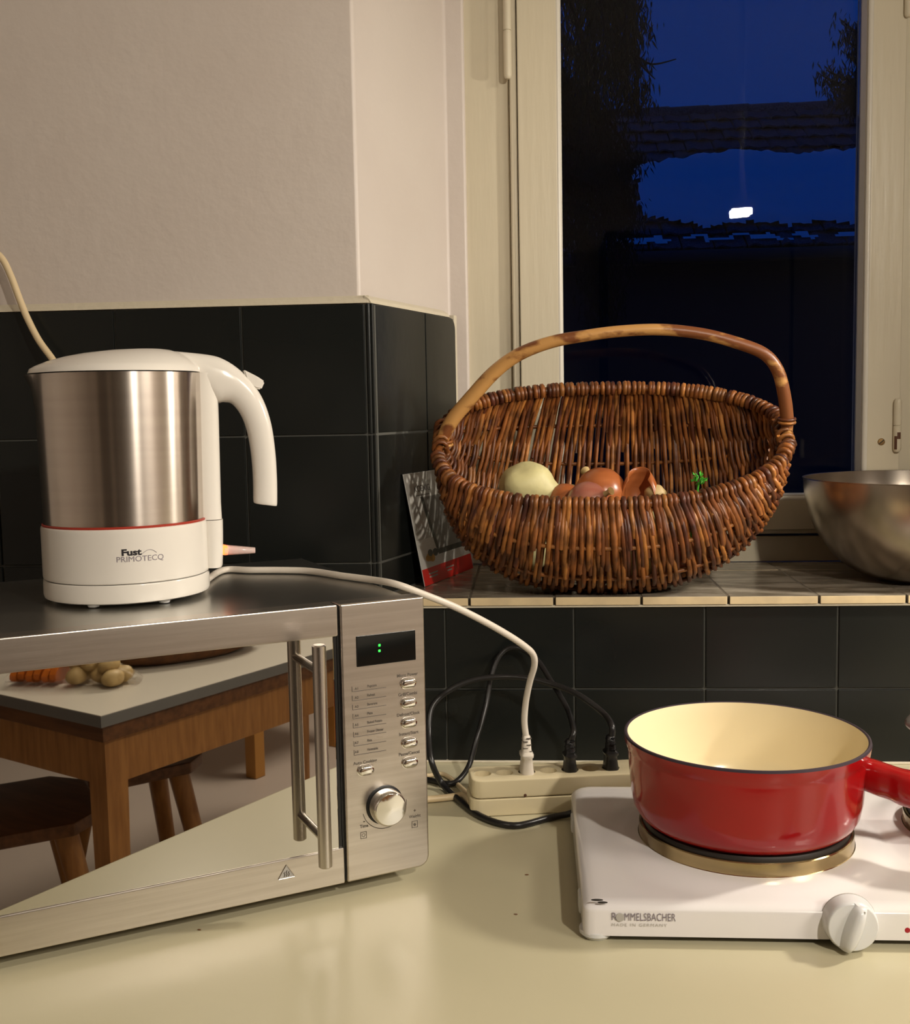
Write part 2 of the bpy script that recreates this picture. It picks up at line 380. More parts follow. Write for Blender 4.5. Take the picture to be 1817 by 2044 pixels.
# --- window sill of small tiles
ws = thing('tiled_window_sill', 'window sill of small marbled brown tiles with cream front edges', 'sill', (.4, .13, SILL-.010)); ws['kind'] = 'structure'
b = B(); b.prism([(.004, .001), (.826, .001), (.753, .272), (.0855, .272)], SILL-.0098, SILL-.0007, XY); obj('grout', b, M['sillgrout'], ws)
jx = [ony(px, 1192, -.006).x for px in (937, 1107, 1281, 1455, 1636, 1811)]
st = (jx[-1]-jx[0])/5
xs = [jx[0]-st, ] + jx + [jx[-1]+st]
for i in range(len(xs)-1):
    for (y0, y1) in ((-.006, .193), (.196, .270)):
        x0, x1 = xs[i], xs[i+1]
        g = .0014; a0 = x0+g; a1 = x1-g
        lim0 = lambda y: max(.002, .004+max(y, 0)*RX/RY)+.004; lim1 = lambda y: .82-max(y, 0)*.3
        p = [(max(a0, lim0(y0)), y0), (min(a1, lim1(y0)), y0), (min(a1, lim1(y1)), y1), (max(a0, lim0(y1)), y1)]
        if p[1][0]-p[0][0] < .005 or p[2][0]-p[3][0] < .003: continue
        b = B(); b.use(M['silltop']); dz = random.uniform(-.0003, .0003)
        b.prism(p, SILL-.0095, SILL+dz, XY, bev=.0008)
        for m_ in (M['cream_tile'],): b.use(m_)
        b.bm.faces.ensure_lookup_table(); b.bm.normal_update()
        for f in b.bm.faces:
            if f.normal.y < -.6 and f.calc_center_median().y < y0+.004: f.material_index = 1
        obj('sill_tile', b, None, ws, angle=30)
b = B(); b.box((.004, -.0035, SILL-.0125), (.826, .004, SILL-.0097), bev=.0008); obj('trim_3', b, M['caulk'], kind='structure')

# --- window: fixed frame, sash, beads, glass, hinges
FY, SY, GY = .272, .258, .290
win = thing('window_1', 'cream painted wooden casement window looking out on blue dusk', 'window', (.41, FY, SILL)); win['kind'] = 'structure'
b = B(); b.box((.096, FY, SILL), (.1575, .36, 2.2), bev=.0015); obj('frame_stile', b, M['frame'], win)
b = B(); b.box((.6785, FY, SILL), (.745, .36, 2.2), bev=.0015); obj('frame_stile', b, M['frame'], win)
b = B(); b.box((.155, FY, SILL), (.68, .36, 1.1325), bev=.0015); obj('frame_rail', b, M['frame'], win)
b = B(); b.box((.155, FY, 2.1), (.68, .36, 2.2), bev=.0015); obj('frame_rail', b, M['frame'], win)
sash = obj('sash', (lambda b: (b.box((.158, SY+.004, 1.136), (.168, .33, 2.09), bev=.003, seg=3), b.box((.1688, SY, 1.1425), (.222, .33, 2.09), bev=.002),
      b.box((.6325, SY, 1.1425), (.6765, .33, 2.09), bev=.002), b.box((.2221, SY+.0002, 1.1427), (.6324, .33, 1.183), bev=.0008), b.box((.2221, SY+.0002, 2.03), (.6324, .33, 2.0898), bev=.0008),
      b.box((.1685, SY+.005, 1.1365), (.676, .33, 1.1422), bev=.0010))[0])(B()), M['frame'], win)
b = B()
b.tube([(.2225, SY+.004, 1.182), (.2225, SY+.004, 2.04)], .0042, seg=10); b.box((.221, SY+.006, 1.18), (.2275, GY+.004, 2.04), bev=.001)
b.tube([(.6315, SY+.004, 1.182), (.6315, SY+.004, 2.04)], .0042, seg=10); b.box((.627, SY+.008, 1.18), (.6335, GY+.004, 2.04), bev=.001)
b.tube([(.22, SY+.004, 1.184), (.634, SY+.004, 1.184)], .0040, seg=10); b.box((.22, SY+.006, 1.18), (.634, GY+.004, 1.190), bev=.001)
obj('glazing_bead', b, M['bead'], win)
b = B(); b.box((.224, GY, 1.186), (.631, GY+.003, 2.035)); obj('pane', b, M['glass'], win, smooth=False)
b = B(); b.box((.224, GY+.022, 1.186), (.631, GY+.025, 2.035)); obj('pane', b, M['glass'], win, smooth=False)
def hinge(x, z0, z1, y=SY-.004, r=.0052, rust=False):
    b = B(); prof = [(0, z0), (r*.6, z0+.0006), (r*.93, z0+.003), (r, z0+.006), (r, (z0+z1)/2-.0006), (r*.8, (z0+z1)/2-.0003), (r*.8, (z0+z1)/2+.0003), (r, (z0+z1)/2+.0006), (r, z1-.006), (r*.93, z1-.003), (r*.6, z1-.0006), (0, z1)]
    b.lathe(prof, c=(x, y, 0), seg=20, cap=False); h = obj('hinge', b, M['frame'], win)
    if rust:
        b = B(); b.lathe([(r*1.05, z0+.004), (r*1.05, z0+.022)], c=(x, y, 0), seg=10, a0=-2.6, a1=-1.9, cap=False)
        b.lathe([(r*1.05, z0+.018), (r*1.05, z0+.027)], c=(x, y, 0), seg=8, a0=-1.9, a1=-1.0, cap=False)
        obj('rust_patch', b, M['rust'], h, label='bare rusty patch where paint has chipped off')
h1 = ony(1014, 160, SY); h2 = ony(1793, 795, SY-.004); h3 = ony(1793, 903, SY-.004); h4 = ony(1814, 35, SY-.004)
hinge(h1.x, h1.z, h1.z+.125); hinge(h2.x, h3.z, h2.z, rust=True); hinge(h4.x, h4.z, h4.z+.08)
sc_ = ony(1760, 882, SY-.001)
b = B(); b.lathe([(0, .0014), (.0042, .0012), (.0048, .0004), (.0048, 0), (0, 0)], c=(sc_.x, SY, sc_.z), T=Matrix.Rotation(math.radians(90), 4, 'X'), seg=20, cap=False)
s_ = obj('screw', b, M['screwbrass'], win)
b = B(Matrix.Translation((sc_.x, SY-.0016, sc_.z)) @ Matrix.Rotation(math.radians(-40), 4, 'Y')); b.box((-.0042, -.0002, -.0006), (.0042, .0004, .0006)); obj('screw_slot', b, M['black'], s_)

# --- worktop
ct = B(); ct.box((-1.49, -.60, .862), (3.19, .003, CT), bev=.006, seg=3); cto = obj('worktop', ct, M['counter'], label='long cream laminate kitchen worktop under the window', category='worktop')
b = B(); b.box((-1.49, -.57, .10), (3.19, 0, .861)); cab = obj('base_cabinet', b, M['cabinet'], smooth=False, label='run of plain cream base cabinets carrying the worktop', category='cabinet')
b = B(); b.box((.0, -.004, CT), (.83, .0035, CT+.0022), bev=.0008); obj('trim_4', b, M['caulk'], kind='structure')

# ================================================================== MICROWAVE OVEN
MA = Vector((.0876, -.3255, .912)); MT = Vector((.8667, .4989, 0)).normalized(); MN = Vector((MT.y, -MT.x, 0))
MW = Matrix(((MT.x, -MN.x, 0, MA.x), (MT.y, -MN.y, 0, MA.y), (0, 0, 1, MA.z), (0, 0, 0, 1)))   # local x right, y into body, z up
MWI = MW.inverted()
def mp(x, y, off=0):   # photo pixel -> local coords on the plane local-y = off
    p = MWI @ onpl(x, y, MW @ Vector((0, off, 0)), MN); return p
H = .2418; WD = .455; XP = -.0774
mw = thing('microwave_oven', 'stainless steel microwave oven with mirrored door standing angled on the worktop', 'microwave', MW @ Vector((-WD/2, .15, -.012)))
b = B(MW); b.box((-WD+.006, .0215, 0), (-.008, .308, H-.0008), bev=.003); b.use(0) if False else None
obj('casing', b, M['mwtop'], mw)
def rrect(x0, x1, z0, z1, r, corners='ABCD', n=6):
    pts = []
    for (cx, cz, a, k) in ((x1-r, z0+r, -90, 'A'), (x1-r, z1-r, 0, 'B'), (x0+r, z1-r, 90, 'C'), (x0+r, z0+r, 180, 'D')):
        if k in corners: pts += [(cx+r*math.cos(math.radians(a+90*i/n)), cz+r*math.sin(math.radians(a+90*i/n))) for i in range(n+1)]
        else: pts.append({'A': (x1, z0), 'B': (x1, z1), 'C': (x0, z1), 'D': (x0, z0)}[k])
    return pts
FZ = lambda u, v, h: Vector((u, h, v))
b = B(MW); b.prism(rrect(XP, 0, 0, H, .010, 'A'), 0, .0215, FZ, bev=.0018, seg=3)
panel = obj('control_panel', b, M['mwface'], mw)
# door: frame of four bars around mirror glass
d0 = mp(0, 1345); d1 = mp(672, 1272); e0 = mp(0, 1826); e1 = mp(683, 1696)
gz1 = (d0.z+d1.z)/2; gz0 = (e0.z+e1.z)/2; gx1 = -.0835
XD = XP-.0022
b = B(MW); b.box((-WD, 0, gz1), (XD, .0215, H), bev=.0015, seg=2); b.box((-WD, 0, 0), (XD, .0215, gz0), bev=.0015, seg=2)
b.box((-WD, .0002, gz0-.002), (-WD+.04, .0215, gz1+.002), bev=.0008)
door = obj('door', b, M['mwface'], mw)
b = B(MW); b.box((-WD+.038, .0018, gz0-.001), (gx1, .0060, gz1+.001), bev=.0006); obj('door_glass', b, M['mirror'], door, smooth=False)
b = B(MW); b.box((-WD+.04, .006, gz0-.001), (XD-.0002, .021, gz1+.001)); b.box((gx1+.0004, .0028, gz0-.001), (XD-.001, .006, gz1+.001)); obj('door_inner', b, M['black'], door)
b = B(MW); b.box((XD, .004, .001), (XP, .021, H-.001)); obj('gap_liner', b, M['black'], mw)
# handle
SO = .0315
hx = mp(643, 1500, -SO).x; ht = mp(643, 1286, -SO).z; hb = mp(650, 1731, -SO).z
b = B(MW); r = .0057
b.lathe([(0, hb), (r*.8, hb), (r, hb+.001), (r, ht-.001), (r*.8, ht), (0, ht)], c=(hx, -SO, 0), seg=24, cap=False)
hd = obj('door_handle', b, M['bar'], door)
for zz in (mp(640, 1335, -SO*.7).z, mp(640, 1668, -SO*.7).z):
    b = B(MW); b.tube([(hx, .0018, zz), (hx, -SO, zz)], .0036, seg=14); obj('handle_post', b, M['bar'], hd) if False else obj('handle_post', b, M['bar'], door)
# warning triangle sticker
c = mp(572, 1742); s = .0072
b = B(MW); b.prism([(c.x-s, c.z-s*.62), (c.x+s, c.z-s*.62), (c.x, c.z+s*.95)], -.0004, .0005, FZ); tri = obj('warning_sticker', b, M['inkpale'], door, label='silver triangular hot surface warning sticker')
b = B(MW)
for k in (-1, 0, 1):
    x = c.x+k*.0019; b.tube([(x-.0004, -.0006, c.z-.0030), (x+.0004, -.0006, c.z-.0012), (x-.0004, -.0006, c.z+.0006), (x+.0004, -.0006, c.z+.0022-abs(k)*.0012)], .00035, seg=5)
obj('warning_symbol', b, M['ink'], door)
b = B(MW)
for (p, q) in (((c.x-s, c.z-s*.62), (c.x+s, c.z-s*.62)), ((c.x+s, c.z-s*.62), (c.x, c.z+s*.95)), ((c.x, c.z+s*.95), (c.x-s, c.z-s*.62))):
    b.tube([(p[0], -.0004, p[1]), (q[0], -.0004, q[1])], .00035, seg=5)
obj('sticker_rim', b, M['mwface'], door)
# display
a0 = mp(712, 1332); a1 = mp(829, 1257)
dz0 = mp(712, 1332).z; dz1 = mp(712, 1270).z; dx0 = a0.x; dx1 = a1.x
b = B(MW); b.box((dx0-.0005, .0010, dz0-.0005), (dx1+.0005, .006, dz1+.0005))
b.use(0) if False else None
b = B(MW); b.box((dx0, -.0007, dz0), (dx1, .004, dz1), bev=.0008); disp = obj('display', b, M['dispglass'], panel)
for py in (1288, 1299):
    p = mp(757.5, py, -.0007); b = B(MW); b.box((p.x-.0010, -.0012, p.z-.0010), (p.x+.0010, -.0005, p.z+.0010), bev=.0003); obj('colon_dot', b, M['green'], disp if False else panel, label='lit green dot of the clock display')
# buttons
def button(px, py):
    p = mp(px, py); b = B(MW); n = 9; hw, hh = .0072, .0043
    def ring(k, y): return [Vector((p.x+(hw-hh)*(1 if math.cos(a) > 0 else -1)+hh*math.cos(a)*k if abs(math.cos(a)) > 1e-9 else p.x, y, p.z+hh*math.sin(a)*k)) for a in [2*math.pi*(i+.5)/28 for i in range(28)]]
    b.loft([ring(1.16, .0008), ring(1.16, -.0004), ring(1.0, -.0005), ring(.98, -.0022), ring(.82, -.0030), ring(.45, -.0034)])
    obj('button', b, M['chrome'], panel, angle=60)
for py in (1363, 1402.5, 1442, 1482, 1521.5): button(815+(py-1363)*.02, py)
button(730, 1537)
def ptext(t, px, py, size, m='ink', bold=.0002, align='CENTER', sx=1.0, off=-.00025, par=None, T=MW, space=1):
    p = mp(px, py); b = B(T); tb = text_bm(t, size, bold, align, sx, space)
    add_text(b, tb, lambda u, v: Vector((p.x+u, off, p.z+v))); return obj('lettering', b, M[m], par or panel, smooth=False)
for t, px, py in (('Micro Power', 813, 1347), ('Grill/Combi', 814, 1385), ('Defrost/Clock', 815, 1425), ('Instant/Start', 816, 1463.5), ('Pause/Cancel', 817, 1503.5), ('Auto Cooking', 729, 1521), ('Time', 727, 1649), ('Weight', 828, 1629)):
    ptext(t, px, py, .0039, bold=.00007, sx=.95)
ptext('+', 828, 1618, .004); ptext('-', 727, 1639, .005)
items = ['Popcorn', 'Reheat', 'Beverage', 'Pizza', 'Baked Potato', 'Frozen Dinner', 'Rice', 'Vegetable']
for i, t in enumerate(items):
    y0 = 1378+i*18.1
    ptext('A%d' % (i+1), 712, y0-3.5, .0030, bold=.00006); q = ptext(t, 733, y0-8, .0031, bold=.00006, align='LEFT', sx=.82)
    l = mp(703+i*.6, y0+3); r_ = mp(771, y0-6.5); b = B(MW); z = l.z
    b.box((l.x, -.0003, z-.0002), (r_.x, .0003, z+.0002)); b.box((l.x-.0002, -.0003, z), (l.x+.0002, .0003, z+.0045)); obj('menu_line', b, M['ink'], panel)
# rotary knob, arc scale, small icons
k = mp(768, 1606); b = B(MW @ Matrix.Translation((k.x, 0, k.z)) @ Matrix.Rotation(math.radians(90), 4, 'X'))
b.lathe([(.0172, -.0006), (.0172, .0006), (.0158, .0012), (.0150, .0012)], seg=48, cap=False); obj('knob_ring', b, M['black'], panel)
b = B(MW @ Matrix.Translation((k.x, 0, k.z)) @ Matrix.Rotation(math.radians(90), 4, 'X'))
b.lathe([(.0156, 0), (.0156, .0100), (.0150, .0128), (.0138, .0142), (.0134, .0145), (0, .0150)], seg=56, cap=False); obj('rotary_knob', b, M['chrome'], panel, label='polished chrome rotary knob')
b = B(MW); b.tube([(k.x+.0205*math.cos(a), 0, k.z-.0005+.0205*math.sin(a)) for a in [math.radians(-168+i*172/30) for i in range(31)]], .00035, seg=5); obj('dial_arc', b, M['ink'], panel)
for px, py in ((726, 1667), (828, 1645)):
    p = mp(px, py); b = B(MW); h = .0030; w_ = .0028
    for (x0, x1, z0, z1) in ((-w_, w_, -h, -h+.0004), (-w_, w_, h-.0004, h), (-w_, -w_+.0004, -h, h), (w_-.0004, w_, -h, h)): b.box((p.x+x0, -.0003, p.z+z0), (p.x+x1, .0003, p.z+z1))
    if px < 800: b.tube([(p.x+.0014*math.cos(a), 0, p.z+.0014*math.sin(a)) for a in [2*math.pi*i/12 for i in range(12)]], .0003, seg=4, closed=True)
    else: b.lathe([(.0013, -.0003), (.0013, .0003)], c=(p.x, 0, p.z-.0004), axis='Y', seg=12)
    obj('icon', b, M['ink'], panel)
for (x, y) in ((-.05, .05), (-.05, .28), (-WD+.05, .05), (-WD+.05, .28)):
    b = B(MW); b.lathe([(.011, -.012), (.012, .0005)], c=(x, y, 0), seg=18); obj('foot', b, M['black'], mw)

# ================================================================== KETTLE (stands on the microwave)
MTOP = MA.z+H
KC = Vector((-.1811, -.3087, 0)); vd = Vector((KC.x-CAM.x, KC.y-CAM.y, 0)).normalized(); KE = Vector((vd.y, -vd.x, 0))   # KE: sideways, away from spout
def kp(x, y, off=0): p = onpl(x, y, KC-vd*off, vd); return (p-KC).dot(KE), p.z
KZ = lambda px, r: onpl(258, px, KC-vd*r, vd).z
zb = MTOP+.0032; zs = KZ(1167, .072); zc = KZ(1056, .071); zt = KZ(741, .070)
ket = thing('electric_kettle', 'white and brushed steel electric kettle standing on top of the microwave', 'kettle', (KC.x, KC.y, MTOP))
KB = Matrix.Translation(KC); KL = Matrix(((KE.x, -vd.x*-1, 0, KC.x), (KE.y, vd.y, 0, KC.y), (0, 0, 1, 0), (0, 0, 0, 1)))   # local x along KE, y along vd
b = B(KB); b.lathe([(0, zb), (.0690, zb), (.0710, zb+.0010), (.0718, zb+.004), (.0716, zs-.0016), (.0706, zs-.0004), (0, zs-.0004)], seg=96, cap=False); base = obj('power_base', b, M['white'], ket)
for a in (200, 262, 320, 90):
    p = Vector((KC.x+.060*math.cos(math.radians(a)), KC.y+.060*math.sin(math.radians(a)), 0)); b = B(); b.lathe([(.0045, MTOP+.0002), (.0060, zb+.0004)], c=p, seg=14); obj('foot', b, M['knobwhite'], ket)
b = B(KB); b.lathe([(.0700, zs), (.0712, zs+.0008), (.0716, zs+.003), (.0716, zc-.003), (.0712, zc-.0008), (.0700, zc), (.066, zc)], seg=96, cap=False); col = obj('lower_collar', b, M['white'], ket)
b = B(KB); b.lathe([(.060, zs), (.0695, zs), (.0695, zs+.0002)], seg=64, cap=False); b.lathe([(.0697, zs-.0012), (.0697, zs+.001)], seg=64, cap=False); obj('seam', b, M['black'], ket)
b = B(KB); b.lathe([(.0702, zc-.0004), (.0705, zc+.0012), (.0695, zc+.0018)], seg=96, cap=False); obj('seal_ring', b, M['redseal'], ket)
# steel body with a small pouring lip on the left (-KE)
def body_ring(r, z, lip=0, n=96):
    out = []
    for i in range(n):
        a = 2*math.pi*i/n; d = KE*math.cos(a)+vd*math.sin(a); q = max(0, -math.cos(a)-.93)/.07; out.append(KC+d*(r+lip*q*q)+Vector((0, 0, z)))
    return out
b = B(); b.loft([body_ring(.0690, zc), body_ring(.0700, (zc+zt)/2), body_ring(.0706, zt-.03), body_ring(.0708, zt-.010, .003), body_ring(.0709, zt, .0085), body_ring(.069, zt+.0003, .007)], cap=False)
kb = obj('steel_body', b, M['steel'], ket)
# domed lid, highest towards the handle side
rings = []
sx0, _z = kp(72, 741); apx = kp(300, 697)[1]
for k, f in enumerate([1, .985, .94, .85, .72, .56, .38, .2, .05]):
    hgt = (1-f**2.4)
    ring = []
    for i in range(72):
        a = 2*math.pi*i/72; ca = math.cos(a); rr = .0712*f; lip = max(0, -ca-.90)/.10*.0045*f
        x = ca*(rr+lip)+.030*(1-f); y = math.sin(a)*rr
        e = .0022 if k else 0
        ring.append(KC+KE*x+vd*y+Vector((0, 0, zt+.0008+e+(apx-zt-.003)*hgt**.75+0.0002)))
    rings.append(ring)
b = B(); b.loft(rings); lid = obj('lid', b, M['white'], ket)
# handle column and arm
def kpt(px, py, y): s_, z_ = kp(px, py); return KC+KE*s_+vd*y+Vector((0, 0, z_))
def sect(o, i_, hw, n=20):
    O, I = Vector(o), Vector(i_); mid = (O+I)/2; ax = (O-I)/2; out = []
    for k in range(n):
        a = 2*math.pi*k/n; c, s = math.cos(a), math.sin(a); c = math.copysign(abs(c)**.75, c); s = math.copysign(abs(s)**.75, s)
        out.append(mid+ax*c+vd*hw*s)
    return out
PO = [(335, 700), (415, 708), (448, 718), (478, 738), (505, 766), (526, 800), (541, 846), (549, 900), (552.5, 955), (553, 1000), (552, 1009)]
PI_ = [(360, 745), (425, 800), (446, 803), (462, 806), (478, 824), (490, 850), (498, 884), (503, 922), (505.5, 962), (506, 998), (508, 1004)]
b = B(); hw = [.014, .0155, .0155, .0150, .0145, .0140, .0138, .0136, .0134, .0132, .0122]
Po = [kpt(*p, 0) for p in PO]; Pi = [kpt(*p, 0) for p in PI_]
Po, hh = spline(Po, 4, hw); Pi, _ = spline(Pi, 4, hw)
b.loft([sect(o, i, h) for o, i, h in zip(Po, Pi, hh)]); arm = obj('handle', b, M['white'], ket, angle=60)
b = B(); b.tube([o*.86+i*.14+Vector((0, 0, 0))-vd*(h*.70) for o, i, h in list(zip(Po, Pi, hh))[6:]], .00035, seg=5); obj('handle_seam', b, M['inkpale'], ket)
b = B()
cc = [(400, 745, 434, 745), (401, 800, 436, 806), (404, 900, 438.5, 900), (408, 1000, 441, 1000), (411, 1036, 443, 1034)]
b.loft([sect(kpt(q[2], q[3], 0), kpt(q[0]-22, q[1], 0), .0155) for q in cc]); obj('handle_column', b, M['white'], ket, angle=60)
b = B(); cc = [(413, 1037, 444.5, 1035), (414, 1060, 445, 1060), (416, 1100, 445, 1100), (418, 1126, 444, 1125), (419, 1130, 442, 1129)]
b.loft([sect(kpt(q[2], q[3], 0), kpt(q[0]-14, q[1], 0), .0165) for q in cc]); obj('switch_housing', b, M['white'], ket, angle=60)
b = B(); b.loft([[kpt(x, y, t*.0085) for (x, y, t) in ((484, 738, -1), (484, 738, 1), (491, 764, 1), (491, 764, -1))],
                 [kpt(x, y, t*.0085) for (x, y, t) in ((512, 752, -1), (512, 752, 1), (508, 776, 1), (508, 776, -1))],
                 [kpt(x, y, t*.0078) for (x, y, t) in ((527, 762, -1), (527, 762, 1), (520, 778, 1), (520, 778, -1))]])
bmesh.ops.bevel(b.bm, geom=b.bm.edges[:], offset=.0012, segments=2, affect='EDGES'); obj('lid_button', b, M['white'], ket)
b = B(); b.loft([[kpt(x, y, t*.006) for (x, y, t) in ((440, 1087, -1), (440, 1087, 1), (440, 1107, 1), (440, 1107, -1))], [kpt(x, y, t*.006) for (x, y, t) in ((455, 1089, -1), (455, 1089, 1), (454, 1105, 1), (454, 1105, -1))]])
bmesh.ops.bevel(b.bm, geom=b.bm.edges[:], offset=.001, segments=2, affect='EDGES'); sw = obj('lit_switch', b, M['orange'], ket, label='orange glowing switch light')
b = B(); b.loft([sect(kpt(447+62*t, 1087.5+5*t, 0), kpt(447+62*t, 1108-4*t, 0), .0065*(1 if t < .8 else 1-(t-.8)*2.2)) for t in (0, .2, .5, .8, .95, 1)]); obj('switch_lever', b, M['clear'], ket, label='clear plastic switch lever')
# brand print on the collar, wrapped round the cylinder
def wrap(b, tb, px, py, r=.07175, sx=1):
    p = onpl(px, py, KC-vd*r*.97, vd); s_ = (p-KC).dot(KE); a0 = math.asin(max(-1, min(1, s_/r)))
    add_text(b, tb, lambda u, v: KC+KE*(r*math.sin(a0+u/r))-vd*(r*math.cos(a0+u/r))+Vector((0, 0, p.z+v)))
b = B(); wrap(b, text_bm('Fust', .0074, .0003, sx=1.3), 262, 1102.5); obj('lettering', b, M['inkblack'], ket, smooth=False)
b = B(); wrap(b, text_bm('PRIMOTECQ', .0066, 0, sx=1.08), 281, 1115); obj('lettering', b, M['inkblue'], ket, smooth=False)
b = B(); aa = []
for i in range(14):
    t = i/13; x = 283+30*t; y = 1106-9*math.sin(math.pi*min(1, t*.9)); p = onpl(x, y, KC-vd*.0697, vd); s_ = (p-KC).dot(KE); aa.append(KC+KE*s_-vd*math.sqrt(.07172**2-s_*s_)+Vector((0, 0, p.z)))
b.tube(aa, .00022, seg=4); obj('print_arc', b, M['inkblue'], ket)

# ================================================================== DOUBLE HOTPLATE
HX0, HX1, HY0, HY1 = .2188, .665, -.4395, -.163; PC = Vector((.3665, -.3055, 0)); P2 = Vector((.588, -.288, 0))
hp = thing('double_hotplate', 'white enamelled electric double hotplate with a control knob on its front', 'hotplate', ((HX0+HX1)/2, (HY0+HY1)/2, CT))
ZB, ZTO = CT+.0055, CT+.0305
def sm(t): t = max(0, min(1, t)); return t*t*(3-2*t)
def hz(x, y):
    h = 0
    for c, r in ((PC, .0925), (P2, .0755)):
        d = (Vector((x, y, 0))-c).length; h = max(h, .0050*(1-sm((d-r-.008)/.030)))
    return h
b = B(); nx, ny = 90, 60; rows_ = []
cr = .020; crf = .007
for j in range(ny+1):
    row = []
    for i in range(nx+1):
        x = HX0+(HX1-HX0)*i/nx; y = HY0+(HY1-HY0)*j/ny
        # squeeze the grid into rounded corners
        dx = min(x-HX0, HX1-x); dyb = HY1-y; dyf = y-HY0; rr, dy = (cr, dyb) if dyb < dyf else (crf, dyf)
        if dx < rr and dy < rr:
            vx, vy = rr-dx, rr-dy; m_ = max(vx, vy); L = math.hypot(vx, vy)
            if L > 1e-9: k_ = m_/L; ddx, ddy = rr-vx*k_, rr-vy*k_; x += (ddx-dx)*(1 if x < (HX0+HX1)/2 else -1); y += (ddy-dy)*(-1 if dyb < dyf else 1)
        e = min(min(i, nx-i)*(HX1-HX0)/nx, min(j, ny-j)*(HY1-HY0)/ny)
        drop = .0035*(1-sm(e/.010))**2
        row.append(b.v((x, y, ZTO+hz(x, y)-drop)))
    rows_.append(row)
for j in range(ny):
    for i in range(nx): b._f([rows_[j][i], rows_[j][i+1], rows_[j+1][i+1], rows_[j+1][i]])
loop = [rows_[0][i] for i in range(nx+1)]+[rows_[j][nx] for j in range(1, ny+1)]+[rows_[ny][i] for i in range(nx-1, -1, -1)]+[rows_[j][0] for j in range(ny-1, 0, -1)]
cen = Vector(((HX0+HX1)/2, (HY0+HY1)/2, 0)); prev = loop
for (dz, ins) in ((-.0014, -.0006), (-.0030, -.0009), (None, -.0012)):
    cur = []
    for v in loop:
        d = Vector((v.co.x-cen.x, v.co.y-cen.y, 0)).normalized(); z = (v.co.z+dz) if dz is not None else ZB
        cur.append(b.v((v.co.x-d.x*ins, v.co.y-d.y*ins, z)))
    for i in range(len(loop)): j = (i+1) % len(loop); b._f([prev[i], prev[j], cur[j], cur[i]])
    prev = cur
body = obj('body', b, M['enamel'], hp, angle=60)
b = B(); b.box((HX0+.006, HY0+.006, ZB-.0012), (HX1-.006, HY1-.006, ZB+.004)); obj('bottom_plate', b, M['knobwhite'], hp)
for (x, y) in ((HX0+.010, HY0+.012), (HX1-.02, HY0+.012), (HX0+.012, HY1-.02), (HX1-.02, HY1-.02)):
    b = B(); b.lathe([(.0105, CT+.0002), (.0135, CT+.0035), (.0135, ZB+.001)], c=(x, y, 0), seg=22); obj('foot', b, M['knobwhite'], hp)
for (x, y) in ((HX0-.003, HY0+.03), (HX0-.003, HY0+.20)):
    b = B(); b.box((x, y, CT+.008), (x+.006, y+.020, CT+.022), bev=.002); obj('side_clip', b, M['knobwhite'], hp)
for c, r in ((PC, .0925), (P2, .0755)):
    z0 = ZTO+.0046
    b = B(); b.lathe([(r+.0012, z0-.001), (r+.0012, z0), (r, z0+.0008), (r-.0005, z0+.0108), (r-.0014, z0+.0116), (r-.003, z0+.0116), (r-.004, z0+.006)], c=(c.x, c.y, 0), seg=96, cap=False); ring = obj('plate_ring', b, M['brass'], hp)
    b = B(); b.lathe([(r-.0032, z0), (r-.0036, z0+.012), (r-.005, z0+.0150), (r-.009, z0+.0158), (r*.25, z0+.0158), (r*.22, z0+.0148), (0, z0+.0148)], c=(c.x, c.y, 0), seg=96, cap=False); obj('cooking_plate', b, M['iron'], hp)
PLZ = ZTO+.0046+.0158
# knob
kc = ony(1706, 1859, HY0-.016)
KM = Matrix.Translation((kc.x, HY0+.001, max(kc.z-.001, CT+.0208))) @ Matrix.Rotation(math.radians(90), 4, 'X') @ Matrix.Diagonal((1.065, 1.065, 1.1, 1))   # local z -> -y
b = B(KM); b.lathe([(.0192, 0), (.0192, .001), (.0188, .0038), (.0184, .010), (.0176, .0125), (.0165, .0132), (0, .0136)], seg=56, cap=False); kn = obj('control_knob', b, M['knobwhite'], hp)
gm = KM @ Matrix.Rotation(math.radians(-18), 4, 'Z')
b = B(gm); n_ = 9; rgs = []
for i in range(n_):
    t = -1+2*i/(n_-1); y = t*.0172; w_ = .0032+.0022*(1-t*t); hgt = .0215+.0035*math.sqrt(max(0, 1-t*t))-.003
    rgs.append([Vector((-w_-.0018, y, .0118)), Vector((-w_*.8, y*.98, hgt*.9)), Vector((-w_*.3, y*.96, hgt)), Vector((w_*.3, y*.96, hgt)), Vector((w_*.8, y*.98, hgt*.9)), Vector((w_+.0018, y, .0118))])
b.loft(rgs); obj('knob_grip', b, M['knobwhite'], kn if False else hp, angle=70)
b = B(gm); b.box((.0005, .0110, .0178), (.0018, .0160, .0196), bev=.0004); obj('pointer_mark', b, M['inkpale'], hp)
b = B(KM); b.lathe([(.0194, -.0004), (.0194, .0006), (.0186, .0006)], seg=48, cap=False); obj('knob_rim', b, M['inkpale'], hp)
il = ony(1811, 1856, HY0); b = B(); b.ball((il.x, HY0+.0006, il.z), .0040, seg=16, sc=(1, .5, 1)); obj('indicator_lamp', b, M['indicator'], hp)
def ftext(t, px, py, size, m, bold, sx=1, align='LEFT', space=1):
    p = ony(px, py, HY0-.0014); b = B(); add_text(b, text_bm(t, size, bold, align, sx, space), lambda u, v: Vector((p.x+u, HY0-.00135, p.z+v))); return obj('lettering', b, M[m], hp, smooth=False)
ftext('R', 1220, 1830, .0088, 'inkblue', 0, .85); ftext('MMELSBACHER', 1246, 1831, .0088, 'inkblue', 0, .655, space=1.02); ftext('MADE IN GERMANY', 1221, 1846, .0034, 'inkpale', 0, 1.15, space=1.28)
